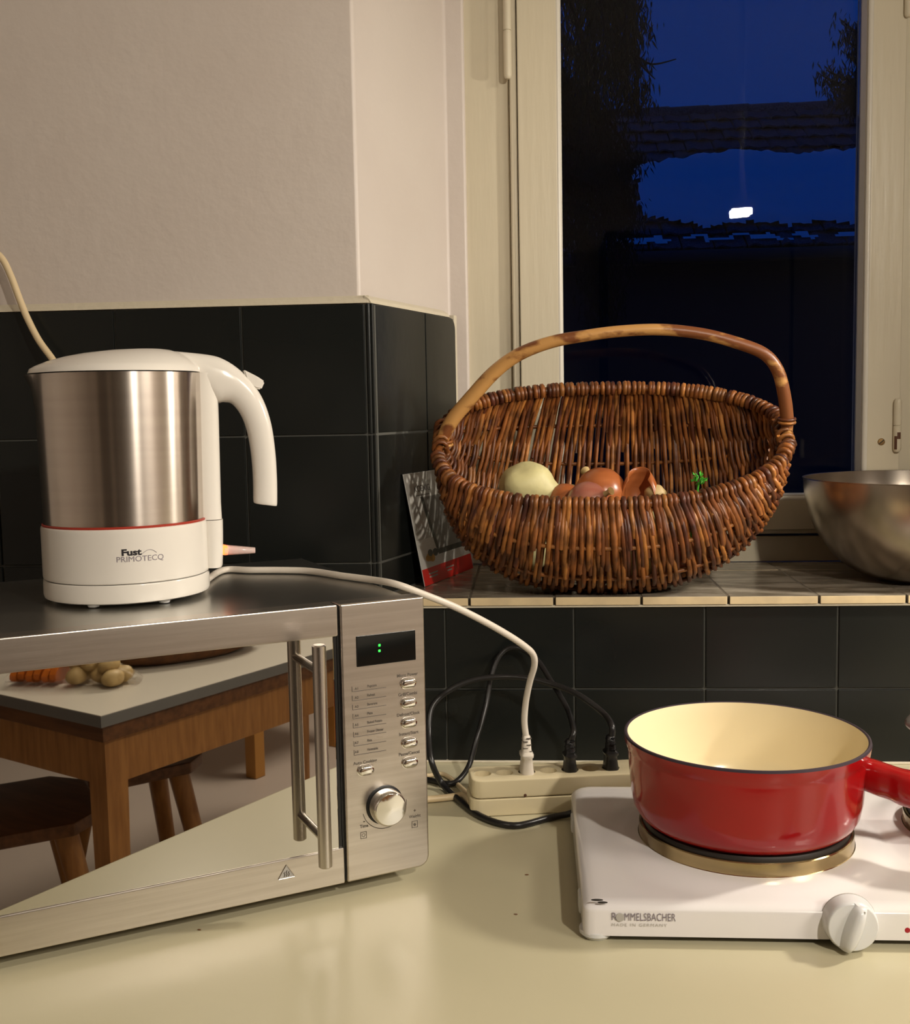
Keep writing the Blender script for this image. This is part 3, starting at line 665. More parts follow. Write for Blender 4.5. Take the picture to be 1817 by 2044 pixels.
p = ony(1238, 1829.5, HY0); b = B(); b.lathe([(.0033, -.0003), (.0033, .0003)], c=(p.x, HY0-.0013, p.z), axis='Y', seg=20); obj('round_logo', b, M['inkpale'], hp)
for (px, py, l_) in ((1192, 1795, .0050), (1203, 1800, .0042)):
    p = ony(px, py, HY0+.002); b = B(); b.ball((p.x, HY0+.0008, p.z), 1, seg=10, sc=(l_, .0007, .0009)); obj('chip', b, M['iron'], hp, label='dark chip in the enamel')

# ================================================================== RED PAN
rp = thing('saucepan', 'red enamelled cast iron saucepan with cream interior on the left hotplate', 'saucepan', (PC.x, PC.y, PLZ))
z0 = PLZ+.0006; z1 = 1.0275
b = B(Matrix.Translation(PC)); b.use(M['red'])
b.lathe([(0, z0+.0012), (.076, z0+.0012), (.082, z0), (.0875, z0+.0003), (.0925, z0+.004), (.0968, z0+.012), (.0992, z0+.024), (.1020, z1-.016), (.1030, z1-.0115), (.1040, z1-.0100), (.1048, z1-.005), (.1052, z1-.0022)], seg=128, cap=False)
shell = obj('outer_shell', b, None, rp)
b = B(Matrix.Translation(PC)); b.lathe([(.1052, z1-.0022), (.1048, z1-.0004), (.1034, z1), (.1020, z1-.0008)], seg=128, cap=False); obj('rim', b, M['rimiron'], rp)
b = B(Matrix.Translation(PC)); b.lathe([(.1020, z1-.0008), (.1012, z1-.004), (.0990, z1-.016), (.0950, z0+.022), (.090, z0+.010), (.082, z0+.0052), (0, z0+.0045)], seg=128, cap=False); obj('interior', b, M['cream'], rp)
hdir = Vector((.93, -.30, 0)).normalized()
hs = PC+hdir*.0998; hs.z = 1.0008; pe = ony(1817, 1575, hs.y-.023)
Pp = [hs, hs.lerp(pe, .30), hs.lerp(pe, .55), pe, pe+hdir*.04+Vector((0, 0, -.002)), pe+hdir*.10+Vector((0, 0, -.001)), pe+hdir*.125]
rd = [(.0136, .0150), (.0142, .0150), (.0140, .0148), (.0150, .0155), (.0155, .016), (.0135, .0145), (.006, .007)]
side = hdir.cross(Vector((0, 0, 1)))
P_, _ = spline(Pp, 5); R1, _ = spline([Vector((a, c_, 0)) for a, c_ in rd], 5)
b = B(); b.loft([[p+side*(r.y*math.copysign(abs(math.cos(a))**.8, math.cos(a)))+Vector((0, 0, 1))*(r.x*math.copysign(abs(math.sin(a))**.8, math.sin(a))) for a in [2*math.pi*i/24 for i in range(24)]] for p, r in zip(P_, R1)])
obj('handle', b, M['red'], rp, angle=60)

# a small pot on the other plate, of which only a handle tip reaches the frame
pt = ony(1804, 1442, -.288)
sp = thing('small_pot', 'small steel pot on the right hotplate, grey handle tip at the right edge', 'pot', (P2.x+.052, P2.y, PLZ))
pc = Vector((P2.x+.052, P2.y, 0)); b = B(Matrix.Translation(pc)); z0 = PLZ+.0005
b.lathe([(0, z0), (.036, z0), (.040, z0+.002), (.041, z0+.006), (.041, z0+.090), (.042, z0+.0915), (.0405, z0+.0915), (.0395, z0+.088), (.0395, z0+.004), (0, z0+.003)], seg=64, cap=False); obj('pot_body', b, M['bowlsteel'], sp)
b = B(); z = pt.z
b.tube([(pc.x-.040, pc.y, z-.006), (pc.x-.052, pc.y, z-.003), (pt.x+.016, pc.y, z), (pt.x+.006, pc.y, z), (pt.x+.0015, pc.y, z)], [.005, .0065, .0085, .0070, .002], seg=16, sub=4); obj('handle', b, M['greyglaze'], sp)

# ================================================================== STEEL BOWL
bc = Vector((.6610, .112, 0)); BR = ony(1610, 957, .112); RB = bc.x-BR.x; zr = BR.z
bo = thing('mixing_bowl', 'dull stainless steel mixing bowl on the sill at the right edge', 'bowl', (bc.x, bc.y, SILL))
prof = []; Hh = zr-SILL-.0006
for i in range(15):
    t = i/14; r = .046+(RB-.046)*math.sin(t*math.pi/2)**.92; z = SILL+.0006+.001+(Hh-.001)*(1-math.cos(t*math.pi/2))**.92; prof.append((r, z))
b = B(Matrix.Translation(bc)); b.lathe([(0, SILL+.0012), (.043, SILL+.0004)]+prof+[(RB+.0012, zr+.0004), (RB+.0010, zr+.0014), (RB-.0006, zr+.0014)]+[(r-.0012, z+.0010) for r, z in prof[::-1]]+[(0, SILL+.0024)], seg=128, cap=False)
obj('bowl_shell', b, M['bowlsteel'], bo)

# ================================================================== POWER STRIP, PLUGS, CORDS
pa = onz(948, 1632, CT); pb = onz(1165, 1621, CT); sd = Vector((pb.x-pa.x, pb.y-pa.y, 0)).normalized(); sn = Vector((-sd.y, sd.x, 0))
SM = Matrix(((sd.x, sn.x, 0, pa.x), (sd.y, sn.y, 0, pa.y), (0, 0, 1, CT+.0002), (0, 0, 0, 1))); SH = .0375; SD = .050; SL = .215
ps = thing('power_strip', 'ivory multi socket power strip lying on the worktop behind the hotplate', 'power strip', SM @ Vector((SL/2, SD/2, 0)))
b = B(SM); b.prism(rrect(-.004, SL, 0, SD, .010, 'CD', 5), 0, SH*.47, XY, bev=.0015); b.prism(rrect(-.002, SL-.001, .001, SD-.001, .010, 'CD', 5), SH*.485, SH, XY, bev=.0022); housing = obj('housing', b, M['ivory'], ps)
SMI = SM.inverted()
def stp(px, py=1552):   # x along strip of a socket seen at pixel px, mid depth of the top
    p = SMI @ onpl(px, py, SM @ Vector((0, 0, SH)), Vector((0, 0, 1))); return p.x
socks = [stp(px, py) for px, py in ((966, 1552), (1010, 1549), (1055, 1547), (1098, 1544), (1141, 1541), (1181, 1538), (1222, 1536))]
cb = B(SM)
for sx_ in socks: cb.lathe([(.0088, -.009), (.0092, .004)], c=(sx_, SD*.47, SH), seg=32)
cut = obj('cutter', cb, M['ivory'], ps, smooth=False); bm_ = housing.modifiers.new('holes', 'BOOLEAN'); bm_.object = cut; bm_.solver = 'EXACT'
bpy.context.view_layer.update(); me_ = bpy.data.meshes.new_from_object(housing.evaluated_get(bpy.context.evaluated_depsgraph_get()))
housing.modifiers.clear(); housing.data = me_; bpy.data.objects.remove(cut)
for i_, sx_ in enumerate(socks):
    b = B(SM @ Matrix.Translation((sx_, SD*.47, SH-.009)))
    b.lathe([(.0085, .0001), (.0085, .0006), (0, .0006)], seg=28, cap=False); so_ = obj('socket', b, M['ivory'], ps)
    b = B(SM @ Matrix.Translation((sx_, SD*.47, SH-.0084)))
    for dx, dy in ((-.0035, 0), (.0035, 0), (0, .0028)): b.lathe([(.0012, -.0003), (.0012, .0002)], c=(dx, dy, 0), seg=8)
    obj('socket_holes', b, M['socketdark'], so_)
p = SMI @ onpl(1049, 1588, SM @ Vector((0, 0, 0)), sn)
b = B(SM); b.ball((p.x, 0.0008, p.z), .0016, seg=10, sc=(1, .4, 1)); obj('stain', b, M['rust'], ps, label='small brown spot on the front')
def plug(parent, i, m, h=.040, wdt=.0068, dep=.0125, ribs=True, lean=(0, 0)):
    x = socks[i]; c = SM @ Vector((x, SD*.47, SH-.001)); rings = []
    for (t, a, d) in ((0, 1.05, 1.0), (.30, .85, .92), (.42, .80, .9), (.46, 1.0, 1.0), (.52, 1.02, 1.0), (.58, .74, .62), (.8, .66, .5), (.97, .58, .42), (1.0, .40, .30)):
        rings.append([c+sd*(wdt*a*math.copysign(abs(math.cos(q))**.6, math.cos(q))+lean[0]*t)+sn*(dep*d*math.copysign(abs(math.sin(q))**.6, math.sin(q)))+Vector((0, 0, h*t)) for q in [2*math.pi*k/20 for k in range(20)]])
    b = B(); b.loft(rings); pr = obj('plug', b, m, parent, angle=50)
    if ribs:
        b = B()
        for k in range(5):
            zt_ = h*(.60+.085*k); s_ = -1 if k % 2 else 1
            b.box((-.0035*0-(.0045 if s_ < 0 else .0005), -.0074, zt_), ((.0005 if s_ < 0 else .0045), .0074, zt_+.0007), T=Matrix.Translation(c) @ Matrix(((sd.x, sn.x, 0, 0), (sd.y, sn.y, 0, 0), (0, 0, 1, 0), (0, 0, 0, 1))))
        obj('strain_relief_ribs', b, M['ink'] if m is M['whitecord'] else M['black'], parent)
    return c+sd*lean[0]+Vector((0, 0, h))
def cord(name, label, m, pts, r, parent=None, cat='cord'):
    b = B(); b.tube(pts, r, seg=12, sub=6)
    if parent is None: return obj(name, b, m, None, angle=80, label=label, category=cat, origin='base')
    return obj('cord', b, m, parent, angle=80, label=label)
# kettle cord (white)
tw_ = SM @ Vector((socks[2], SD*.47, SH-.001+.040))
def ylerp(a, c_, t): return a+(c_-a)*t
wp = [KC+KE*.066+vd*.02+Vector((0, 0, MTOP+.0034))]
for (x, y) in ((445, 1138), (500, 1138), (560, 1138), (620, 1140), (680, 1149), (740, 1157), (790, 1166)): wp.append(onz(x, y, MTOP+.0032))
e_ = onz(800, 1168, MTOP+.0032)
for (x, y, t) in ((850, 1188, .10), (905, 1210, .22), (960, 1237, .36), (1010, 1265, .50), (1045, 1288, .62), (1064, 1306, .70), (1067, 1328, .76), (1058, 1360, .84), (1050, 1400, .92), (1047, 1440, .97)): wp.append(ony(x, y, ylerp(e_.y, tw_.y, t)))
wp.append(tw_-Vector((0, 0, .003)))
kc_ = cord('kettle_cord', 'white kettle cord running over the microwave and down into the power strip', M['whitecord'], wp, .0033, ket)
plug(kc_, 2, M['whitecord'])
# black cord from the hotplate
tb_ = SM @ Vector((socks[6]+.001, SD*.47, SH-.001+.034)); r = .0034; bp_ = []
bp_.append(Vector((HX0+.004, HY0+.175, CT+.015)))
for (x, y, z) in ((1161, 1622, .012), (1130, 1626, .005), (1095, 1633, .0036), (1026, 1648, .0036), (963, 1631, .0036), (920, 1600, .0040), (884, 1566, .006)): bp_.append(onz(x, y, CT+z))
for (x, y, Y) in ((862, 1521, -.10), (856, 1465, -.075), (863, 1411, -.06), (897, 1378, -.05), (944, 1358, -.045), (999, 1351, -.045), (1054, 1354, -.055), (1109, 1368, -.07), (1158, 1389, -.09), (1205, 1424, -.11), (1222, 1450, tb_.y)): bp_.append(ony(x, y, Y))
bp_.append(tb_-Vector((0, 0, .002)))
hc = cord('hotplate_cord', 'black cord looping from the hotplate round to the power strip', M['blackcord'], bp_, r, hp)
plug(hc, 6, M['blackcord'], h=.036, wdt=.0074, dep=.011)
tb2 = SM @ Vector((socks[4], SD*.47, SH-.001+.032)); q = []
for (x, y, z) in ((800, 1548, .0036), (857, 1557, .0036), (889, 1564, .0036), (912, 1560, .006)): q.append(onz(x, y, CT+z))
Y0 = q[-1].y
for (x, y, Y) in ((936, 1529, Y0+.02), (952, 1474, -.055), (971, 1405, -.035), (981, 1350, -.025), (996, 1311, -.018), (1018, 1293, -.014), (1046, 1297, -.018), (1076, 1322, -.03), (1098, 1356, -.05), (1117, 1386, -.07), (1136, 1422, -.09), (1145, 1460, tb2.y)): q.append(ony(x, y, Y))
q.append(tb2-Vector((0, 0, .002)))
mc = cord('microwave_cord', 'black cord rising in a tall loop against the tiles behind the microwave', M['blackcord'], q, .0031, mw)
plug(mc, 4, M['blackcord'], h=.034, wdt=.0068, dep=.011)
# ivory cord feeding the strip, and ivory cord against the left wall
q = [SM @ Vector((-.001, .020, .0075))]+[onz(x, y, CT+.0042) for (x, y) in ((925, 1588), (900, 1591), (860, 1595), (800, 1598), (720, 1590))]+[Vector((-.05, -.05, CT+.0042))]
cord('strip_cord', 'ivory mains cord leaving the left end of the power strip', M['beigecord'], q, .0037, ps)
q = [onz(x, y, CT+.003) for (x, y) in ((925, 1546), (890, 1547), (850, 1548), (780, 1546))]+[Vector((-.05, -.03, CT+.003))]
q = [SM @ Vector((.002, .046, .004))]+q[1:]
cord('thin_cord', 'thin ivory cord lying along the wall beneath the black cord', M['beigecord'], q, .0024)
q = [Vector((-.66, -.012, 1.52))]+[ony(x, y, Y) for (x, y, Y) in ((-60, 490, -.012), (-25, 494, -.012), (3, 515, -.012), (22, 552, -.013), (40, 600, -.014), (55, 636, -.016), (78, 680, -.020), (108, 722, -.026), (140, 778, -.034))]+[Vector((-.33, -.055, 1.25)), Vector((-.30, -.075, 1.10)), Vector((-.28, -.08, .93)), Vector((-.25, -.08, CT+.006))]
wc = cord('cable', 'ivory cord hanging down the tiled wall behind the kettle', M['beigecord'], q, .0040)
b = B(); b.box((-.71, -.010, 1.48), (-.63, .008, 1.56), bev=.003); obj('wall_outlet', b, M['ivory'], None, label='ivory wall outlet feeding the cord, left of the kettle', category='outlet', origin='base')

# ================================================================== WICKER BASKET
BC = Vector((.2775, .052, 1.2800)); E1 = Vector((.2030, 0, -.0012)); E2 = Vector((.0120, .1035, .0680))
bk = thing('wicker_basket', 'brown willow basket with a bent stick handle holding vegetables on the sill', 'basket', (BC.x, BC.y, SILL))
# cross profile (y, z offsets) from the front rim round the belly to the back rim
PR = [(-.1035, -.0730), (-.1130, -.1020), (-.0990, -.1400), (-.0560, -.1720), (.0000, -.1835), (.0500, -.1780), (.0920, -.1420), (.1180, -.0800), (.1220, -.0100), (.1140, .0300), (.1035, .0570)]
PRs, _ = spline([Vector((0, y, z)) for y, z in PR], 12)
_L = [0]
for i in range(1, len(PRs)): _L.append(_L[-1]+(PRs[i]-PRs[i-1]).length)
def prof(t):   # t in 0..1 by arc length
    L = max(0, min(1, t))*_L[-1]
    for i in range(1, len(_L)):
        if _L[i] >= L: f = (L-_L[i-1])/max(1e-9, _L[i]-_L[i-1]); return PRs[i-1].lerp(PRs[i], f)
    return PRs[-1]
def bsurf(s, t):
    """s -1..1 along the length, t 0..1 from front rim to back rim; rods fan out towards both ends"""
    q = max(0, math.sin(math.pi*min(1, max(0, t))))**.8
    a = math.radians(90*s*(1-q)*(.72+.20*s**4)+q*90*s)
    x = math.sin(a); p = 2.7 if s < 0 else 2.25; c = max(0, 1-abs(x)**p)**(1/p)
    P_ = prof(t)
    return BC+E1*x*1.005+Vector((.0120*(2*t-1)*c, P_.y*c, P_.z*c))
def bnorm(s, t):
    p = bsurf(s, t); h = .012
    du = bsurf(min(1, s+h), t)-bsurf(max(-1, s-h), t); dv = bsurf(s, min(1, t+h))-bsurf(s, max(0, t-h)); n = du.cross(dv)
    if n.length < 1e-9: return (p-BC).normalized()
    n.normalize(); return n if n.dot(p-(BC+Vector((0, 0, -.03)))) > 0 else -n
RUP = Vector((0, -.55, .83)).normalized()
NR = 9; NW = 118
random.seed(11)
def weaver(s, t0, t1, rr, phase, wrap0=True, wrap1=True, off=0, n=None, jitter=.0):
    n = n or max(8, int(40*(t1-t0))); pts = []; ph = random.uniform(0, 6)
    for i in range(n+1):
        t = t0+(t1-t0)*i/n; ss = max(-1, min(1, s+jitter*math.sin(t*5+ph)*.5))
        p = bsurf(ss, t); nn = bnorm(ss, t)
        k = math.cos(math.pi*(t*(NR+1))+math.pi*phase)*.0030*min(1, 6*min(t, 1-t)+.3)
        pts.append(p+nn*(k+off))
    def wrap(end):
        p = bsurf(s, end); o = bnorm(s, end); o = (o-RUP*o.dot(RUP)).normalized(); rr_ = .0070
        c = p+o*0.0-RUP*0.0; return [c+o*rr_*math.cos(a)+RUP*rr_*math.sin(a) for a in [math.radians(d) for d in (0, 35, 70, 105, 140, 175, 205)]]
    if wrap0: pts = wrap(0)[::-1]+pts[2:]
    if wrap1: pts = pts[:-2]+wrap(1)
    b = B(); b.tube(pts, rr, seg=6); return b
for k in range(NW):
    s = -1+2*(k+.5)/NW+random.uniform(-.003, .003); ph = k % 2; rr = random.uniform(.0023, .0030)
    cut = random.uniform(.28, .62)
    jit = random.uniform(-.03, .03)
    obj('willow_rod', weaver(s, 0, cut+.05, rr, ph, False, False, 0, jitter=jit), M['wicker'], bk, angle=80)
    obj('willow_rod', weaver(s, cut-.05, 1, rr*random.uniform(.85, 1.1), ph, False, False, -.0022, jitter=-jit), M['wicker'], bk, angle=80)
# extra wraps that close the rim between the long rods
NWR = 76
for k in range(NWR):
    for e in (0, 1):
        s = -1+2*(k+.5)/NWR+random.uniform(-.008, .008); s = max(-1, min(1, s*(1+.10*(1-abs(s)))))
        ln = random.uniform(.07, .20)
        obj('rim_wrap', weaver(s, 0 if e == 0 else 1-ln, ln if e == 0 else 1, random.uniform(.0025, .0036), k % 2+1, e == 0, e == 1, .0005, n=6, jitter=random.uniform(-.02, .02)), M['wicker'], bk, angle=80)
for j in range(1, NR+1):     # lengthwise ribs the rods weave round
    t = j/(NR+1); b = B(); pts = [bsurf(-1+2*i/40, t) for i in range(41)]; b.tube(pts, .0026, seg=6); obj('rib', b, M['wicker'], bk, angle=80)
b = B(); pts = [bsurf(-.995+1.99*i/50, 0) for i in range(51)]+[bsurf(.995-1.99*i/50, 1) for i in range(51)]; b.tube(pts, .0052, seg=8, closed=True); obj('rim_hoop', b, M['wicker'], bk, angle=80)
# tight wraps round both ends
for sgn in (-1, 1):
    for k in range(5):
        a = (k-2)*.010; c = BC+E1*sgn*(.985 if sgn > 0 else 1.0)+Vector((0, a*.95, a*.62+(.0 if sgn < 0 else 0))); d = Vector((0, .84, .54)); o = Vector((sgn, 0, 0)); u = d.cross(o).normalized()
        b = B(); rr_ = .0082; b.tube([c+o*rr_*math.cos(q)+u*rr_*math.sin(q)+d*.003*math.sin(q/2) for q in [math.radians(-200+i*40) for i in range(11)]], .0027, seg=6); obj('rim_wrap', b, M['wicker'], bk, angle=80)
# bent stick handle
HPX = [(881, 905, .048), (884, 876, .048), (905, 836, .046), (940, 795, .044), (985, 745, .040), (1035, 708, .036), (1100, 683, .032), (1170, 670, .030), (1240, 661, .029), (1320, 658, .028), (1400, 666, .029), (1470, 684, .031), (1525, 706, .034), (1553, 740, .038), (1566, 790, .044), (1571, 835, .050), (1571, 868, .052)]
pts = [ony(*p) for p in HPX]; rad = [.0062, .0078, .0086, .0088, .0083, .0078, .0072, .0068, .0066, .0066, .0066, .0068, .0070, .0073, .0076, .0078, .006]
b = B(); b.tube(pts, rad, seg=16, sub=5); obj('handle', b, M['stick'], bk, angle=80)
for px, py, y, w_ in ((885, 888, .040, .0105), (1571, 843, .044, .0090)):
    c = ony(px, py, y+.006)
    for kk in range(2):
        b = B(); b.tube([c+Vector((w_*math.cos(q), w_*math.sin(q), .0016*math.sin(q)+kk*.004)) for q in [2*math.pi*i/20 for i in range(20)]], .0019, seg=6, closed=True); obj('lashing', b, M['stick'] if px < 1000 and kk == 0 else M['wicker'], bk, angle=80)

# contents: the ones that show over the rim are placed where they show, the rest lie under them
def potato(px, py, y, r, sc, name, lab, cat, m, seed, grp=None, T=None, dz=0):
    p = ony(px, py, y)+Vector((0, 0, dz)); b = B(); b.ball(p, r, seg=24, sc=sc, jit=.22, seed=seed, T=T)
    o = obj(name, b, m, None, angle=80, label=lab, category=cat, origin='base')
    if grp: o['group'] = grp
    return o
potato(1056, 975, .012, .031, (1.12, .9, .92), 'potato', 'large pale yellow potato at the left inside the wicker basket', 'potato', M['potato'], 3, T=Matrix.Rotation(.25, 4, 'Y'))
def onion(px, py, y, r, m, lab, tip=(0, 0, 1), name='onion', sc=1.0):
    p = ony(px, py, y); tip = Vector(tip).normalized(); q = tip.to_track_quat('Z', 'Y').to_matrix().to_4x4()
    t = thing(name, lab, 'onion', (p.x, p.y, p.z-r)); b = B(Matrix.Translation(p) @ q)
    b.lathe([(0, -r), (r*.35, -r*.93), (r*.7, -r*.70), (r*.93, -r*.30), (r, .02*r), (r*.95, r*.35), (r*.78, r*.65), (r*.5, r*.90), (r*.25, r*1.08), (r*.13, r*1.22), (r*.10, r*1.42), (0, r*1.46)], seg=32, cap=False); obj('bulb', b, m, t, angle=80)
    b = B(Matrix.Translation(p) @ q); b.lathe([(r*.14, r*1.20), (r*.12, r*1.42), (r*.20, r*1.62)], seg=9, cap=False); obj('dry_tip', b, M['potato2'], t)
    return t
onion(1200, 985, .020, .0300, M['onion'], 'largest copper brown onion, in the middle of the basket', (-.3, .7, .45))
onion(1172, 1004, -.028, .0240, M['shallot'], 'purplish onion with a frayed skin in front of the copper one', (.5, -.5, .3))
onion(1128, 1000, .000, .0200, M['onion'], 'small brown onion between the pale potato and the big onion', (.3, .8, .4))
# curled loose onion skin
c = ony(1275, 985, .005); b = B(); rgs = []
for i in range(15):
    u = i/14; a = math.radians(-45+240*u); row = []
    for j in range(9):
        v = j/8; rr_ = .0235*(math.sin(math.pi*(.18+.62*v)))*(1-.15*u); row.append(c+Vector((rr_*math.cos(a), rr_*math.sin(a)*.8, -.026+.056*v*(.55+.45*math.sin(math.pi*(.15+.7*u))))))
    rgs.append(row)
b.loft(rgs, cap=False, closed=False); o = obj('onion_skin', b, M['shallot'] if False else M['onion'], None, angle=80, label='curled loose piece of brown onion skin right of the onions in the basket', category='onion skin', origin='base')
md = o.modifiers.new('t', 'SOLIDIFY'); md.thickness = .0006
# parsley sprig
c = ony(1395, 962, -.005); ps_ = thing('parsley_sprig', 'bright green parsley sprig poking up at the right inside the basket', 'herb', c-Vector((0, 0, .06)))
b = B(); b.tube([c-Vector((.01, 0, .07)), c-Vector((.004, 0, .03)), c], .0012, seg=6, sub=3); obj('stem', b, M['parsley'], ps_)
random.seed(5)
for i in range(26):
    d = Vector((random.uniform(-1, 1), random.uniform(-1, 1), random.uniform(-.2, 1.2))).normalized(); p = c+d*random.uniform(.002, .009); u = d.orthogonal().normalized(); v_ = d.cross(u); b = B()
    L = random.uniform(.004, .007); fr_ = [p, p+d*L*.4+u*L*.5, p+d*L*.6+u*L*.15, p+d*L*1.0, p+d*L*.6-u*L*.15, p+d*L*.4-u*L*.5]
    b.loft([[q+v_*.00025 for q in fr_], [q-v_*.00025 for q in fr_]]); obj('leaf', b, M['parsley'], ps_)
c = ony(1312, 990, .01)
potato(1308, 985, .006, .0125, (1, 1, .8), 'nut', 'small tan lump between the onion skin and the parsley', 'vegetable', M['potato2'], 21)
places = ['at the left end', 'left of the middle', 'right of the middle', 'at the right end']
hid = []
for ix, x in enumerate((-.098, -.038, .022, .082)):
    for iy, y in enumerate((-.027, .029)): hid.append((x, y, .033+(0 if abs(x) < .1 else .012), 'po'[(ix+iy) % 2], ('front bottom ', 'back bottom ')[iy]+places[ix]))
for ix, x in enumerate((-.083, -.014, .054)): hid.append((x, .010, .086+(.004 if ix == 0 else 0), 'pop'[ix], 'second layer '+('at the left end', 'in the middle', 'right of the middle')[ix]))
proto = {}
for i, (x, y, z, kd, where) in enumerate(hid):
    c_ = max(.3, 1-abs(x/.205)**2.3)**.43; p = Vector((BC.x+x, BC.y+y, SILL+z+(1-c_)*.18+.002))
    if kd not in proto:
        b = B(); b.ball((0, 0, 0), .0262, seg=20, sc=(1.10, .94, .90) if kd == 'p' else (1, 1, .95), jit=.15, seed=i+40)
        o = obj('potato' if kd == 'p' else 'onion', b, M['potato'] if kd == 'p' else M['onion'], None, angle=80); proto[kd] = o
    else: o = proto[kd].copy(); C.objects.link(o)
    o.location = p; o.rotation_euler = (random.uniform(-.4, .4), random.uniform(-.4, .4), random.uniform(0, 3))
    o['label'] = ('pale potato' if kd == 'p' else 'brown onion')+' glimpsed through the basket weave, '+where
    o['category'] = 'potato' if kd == 'p' else 'onion'; o['group'] = 'potatoes lying deep in the basket' if kd == 'p' else 'onions lying deep in the basket'

# ================================================================== LEAFLET leaning on the tiled reveal
rn = Vector((RY, -RX, 0))            # out of the reveal
BL = onz(849, 1171, SILL+.0004); TL = onpl(805, 947, Vector((.0030, .0030, 0))+rn*.0035, rn)
ex = Vector((RX, RY, 0)); ez = (TL-BL); Hl = ez.length
top_in = 0
ez.normalize(); ex = (ex-ez*ex.dot(ez)*0)
nl = ex.cross(ez).normalized(); nl = nl if nl.dot(rn) > 0 else -nl
Wl = .165
le = thing('leaflet', 'grey and white advertising leaflet with a red band leaning left of the basket', 'leaflet', BL)
def LP(u, v, h=0): return BL+ex*u+ez*v+nl*h
def patch(name, m, quad, h0, h1, par=le, **k):
    b = B(); lo = [LP(u, v, h0) for u, v in quad]; hi = [LP(u, v, h1) for u, v in quad]; b.loft([lo, hi]); return obj(name, b, m, par, smooth=False, **k)
patch('sheet', M['paperwhite'], [(0, 0), (Wl, 0), (Wl, Hl), (0, Hl)], -.0010, 0)
patch('red_band', M['redpaper'], [(0, 0), (Wl, 0), (Wl, .021), (0, .021)], 0, .0002)
patch('grey_background', M['paper'], [(.0005, .058), (Wl, .058), (Wl, Hl-.0005), (.0005, Hl-.0005)], 0, .0001)
patch('appliance_picture', M['greyprint'], [(.060, .040), (Wl-.01, .040), (Wl-.01, .110), (.038, .110)], .0001, .0002)
patch('appliance_edge', M['darkprint'], [(.058, .036), (.066, .036), (.044, .111), (.036, .111)], .0002, .0003)
patch('appliance_foot', M['darkprint'], [(.060, .034), (Wl-.01, .034), (Wl-.01, .041), (.060, .041)], .0002, .0003)
b = B()
for (u, v, r) in ((.030, .034, .0055), (.038, .032, .005), (.024, .033, .004)): b.loft([[LP(u+r*1.6*math.cos(a), v+r*math.sin(a), h) for a in [2*math.pi*i/14 for i in range(14)]] for h in (.0002, .0003)])
obj('fruit_picture', b, M['yellowprint'], le, smooth=False)
b = B()
for (u, v, r) in ((.034, .039, .0045), (.050, .038, .005)): b.loft([[LP(u+r*1.6*math.cos(a), v+r*math.sin(a), h) for a in [2*math.pi*i/14 for i in range(14)]] for h in (.0003, .0004)])
obj('leaf_picture', b, M['darkprint'], le, smooth=False)
def ltext(t, u, v, size, m, bold, sx=1): b = B(); add_text(b, text_bm(t, size, bold, 'LEFT', sx), lambda x, y: LP(u+x, v+y, .0004)); return obj('lettering', b, M[m], le, smooth=False)
ltext('KOENIG', .022, Hl-.021, .0115, 'ink', .00012, 1.15); patch('underline', M['ink'], [(.024, Hl-.0295), (.066, Hl-.0295), (.066, Hl-.0285), (.024, Hl-.0285)], .0003, .0004)
b = B()
for (u0, u1, v) in ((.018, .046, .0125), (.018, .044, .0085), (.074, .10, .0125), (.076, .092, .0085)):
    b.loft([[LP(u, vv, h) for u, vv in ((u0, v), (u1, v), (u1, v+.0018), (u0, v+.0018))] for h in (.0003, .0004)])
obj('small_print_lines', b, M['inkpale'], le, smooth=False)

# ================================================================== REST OF THE KITCHEN (seen in the oven door and the glass, some added for the light)
tb = thing('dining_table', 'wooden kitchen table with a pale laminate top reflected in the oven door', 'table', (1.15, -1.85, 0))
TX0, TX1, TY0, TY1, TZ = .629, 2.05, -2.28, -1.4745, .75
b = B(); b.box((TX0+.0006, TY0+.0006, TZ-.024), (TX1-.0006, TY1-.0006, TZ), bev=.001); obj('tabletop', b, M['table'], tb)
b = B(); b.box((TX0, TY0, TZ-.0245), (TX1, TY1, TZ-.0012), bev=.0012); obj('edge_band', b, M['tableedge'], tb)
b = B(); b.box((TX0+.012, TY0+.012, TZ-.058), (TX1-.012, TY1-.012, TZ-.0246), bev=.002); obj('underframe', b, M['wooddark'], tb)
for (x0, y0, x1, y1) in ((TX0+.03, TY1-.05, TX1-.03, TY1-.028), (TX0+.03, TY0+.028, TX1-.03, TY0+.05), (TX0+.03, TY0+.03, TX0+.052, TY1-.03), (TX1-.052, TY0+.03, TX1-.03, TY1-.03)):
    b = B(); b.box((x0, y0, TZ-.152), (x1, y1, TZ-.0585), bev=.002); obj('apron', b, M['wood'], tb)
for x in (TX0+.026, TX1-.076):
    for y in (TY0+.026, TY1-.076):
        b = B(); cx, cy = x+.025, y+.025
        b.loft([[Vector((cx+sx*h, cy+sy*h, z)) for sx, sy in ((-1, -1), (1, -1), (1, 1), (-1, 1))] for z, h in ((0, .019), (.55, .0255), (TZ-.0585, .0260))]); obj('leg', b, M['wood'], tb)
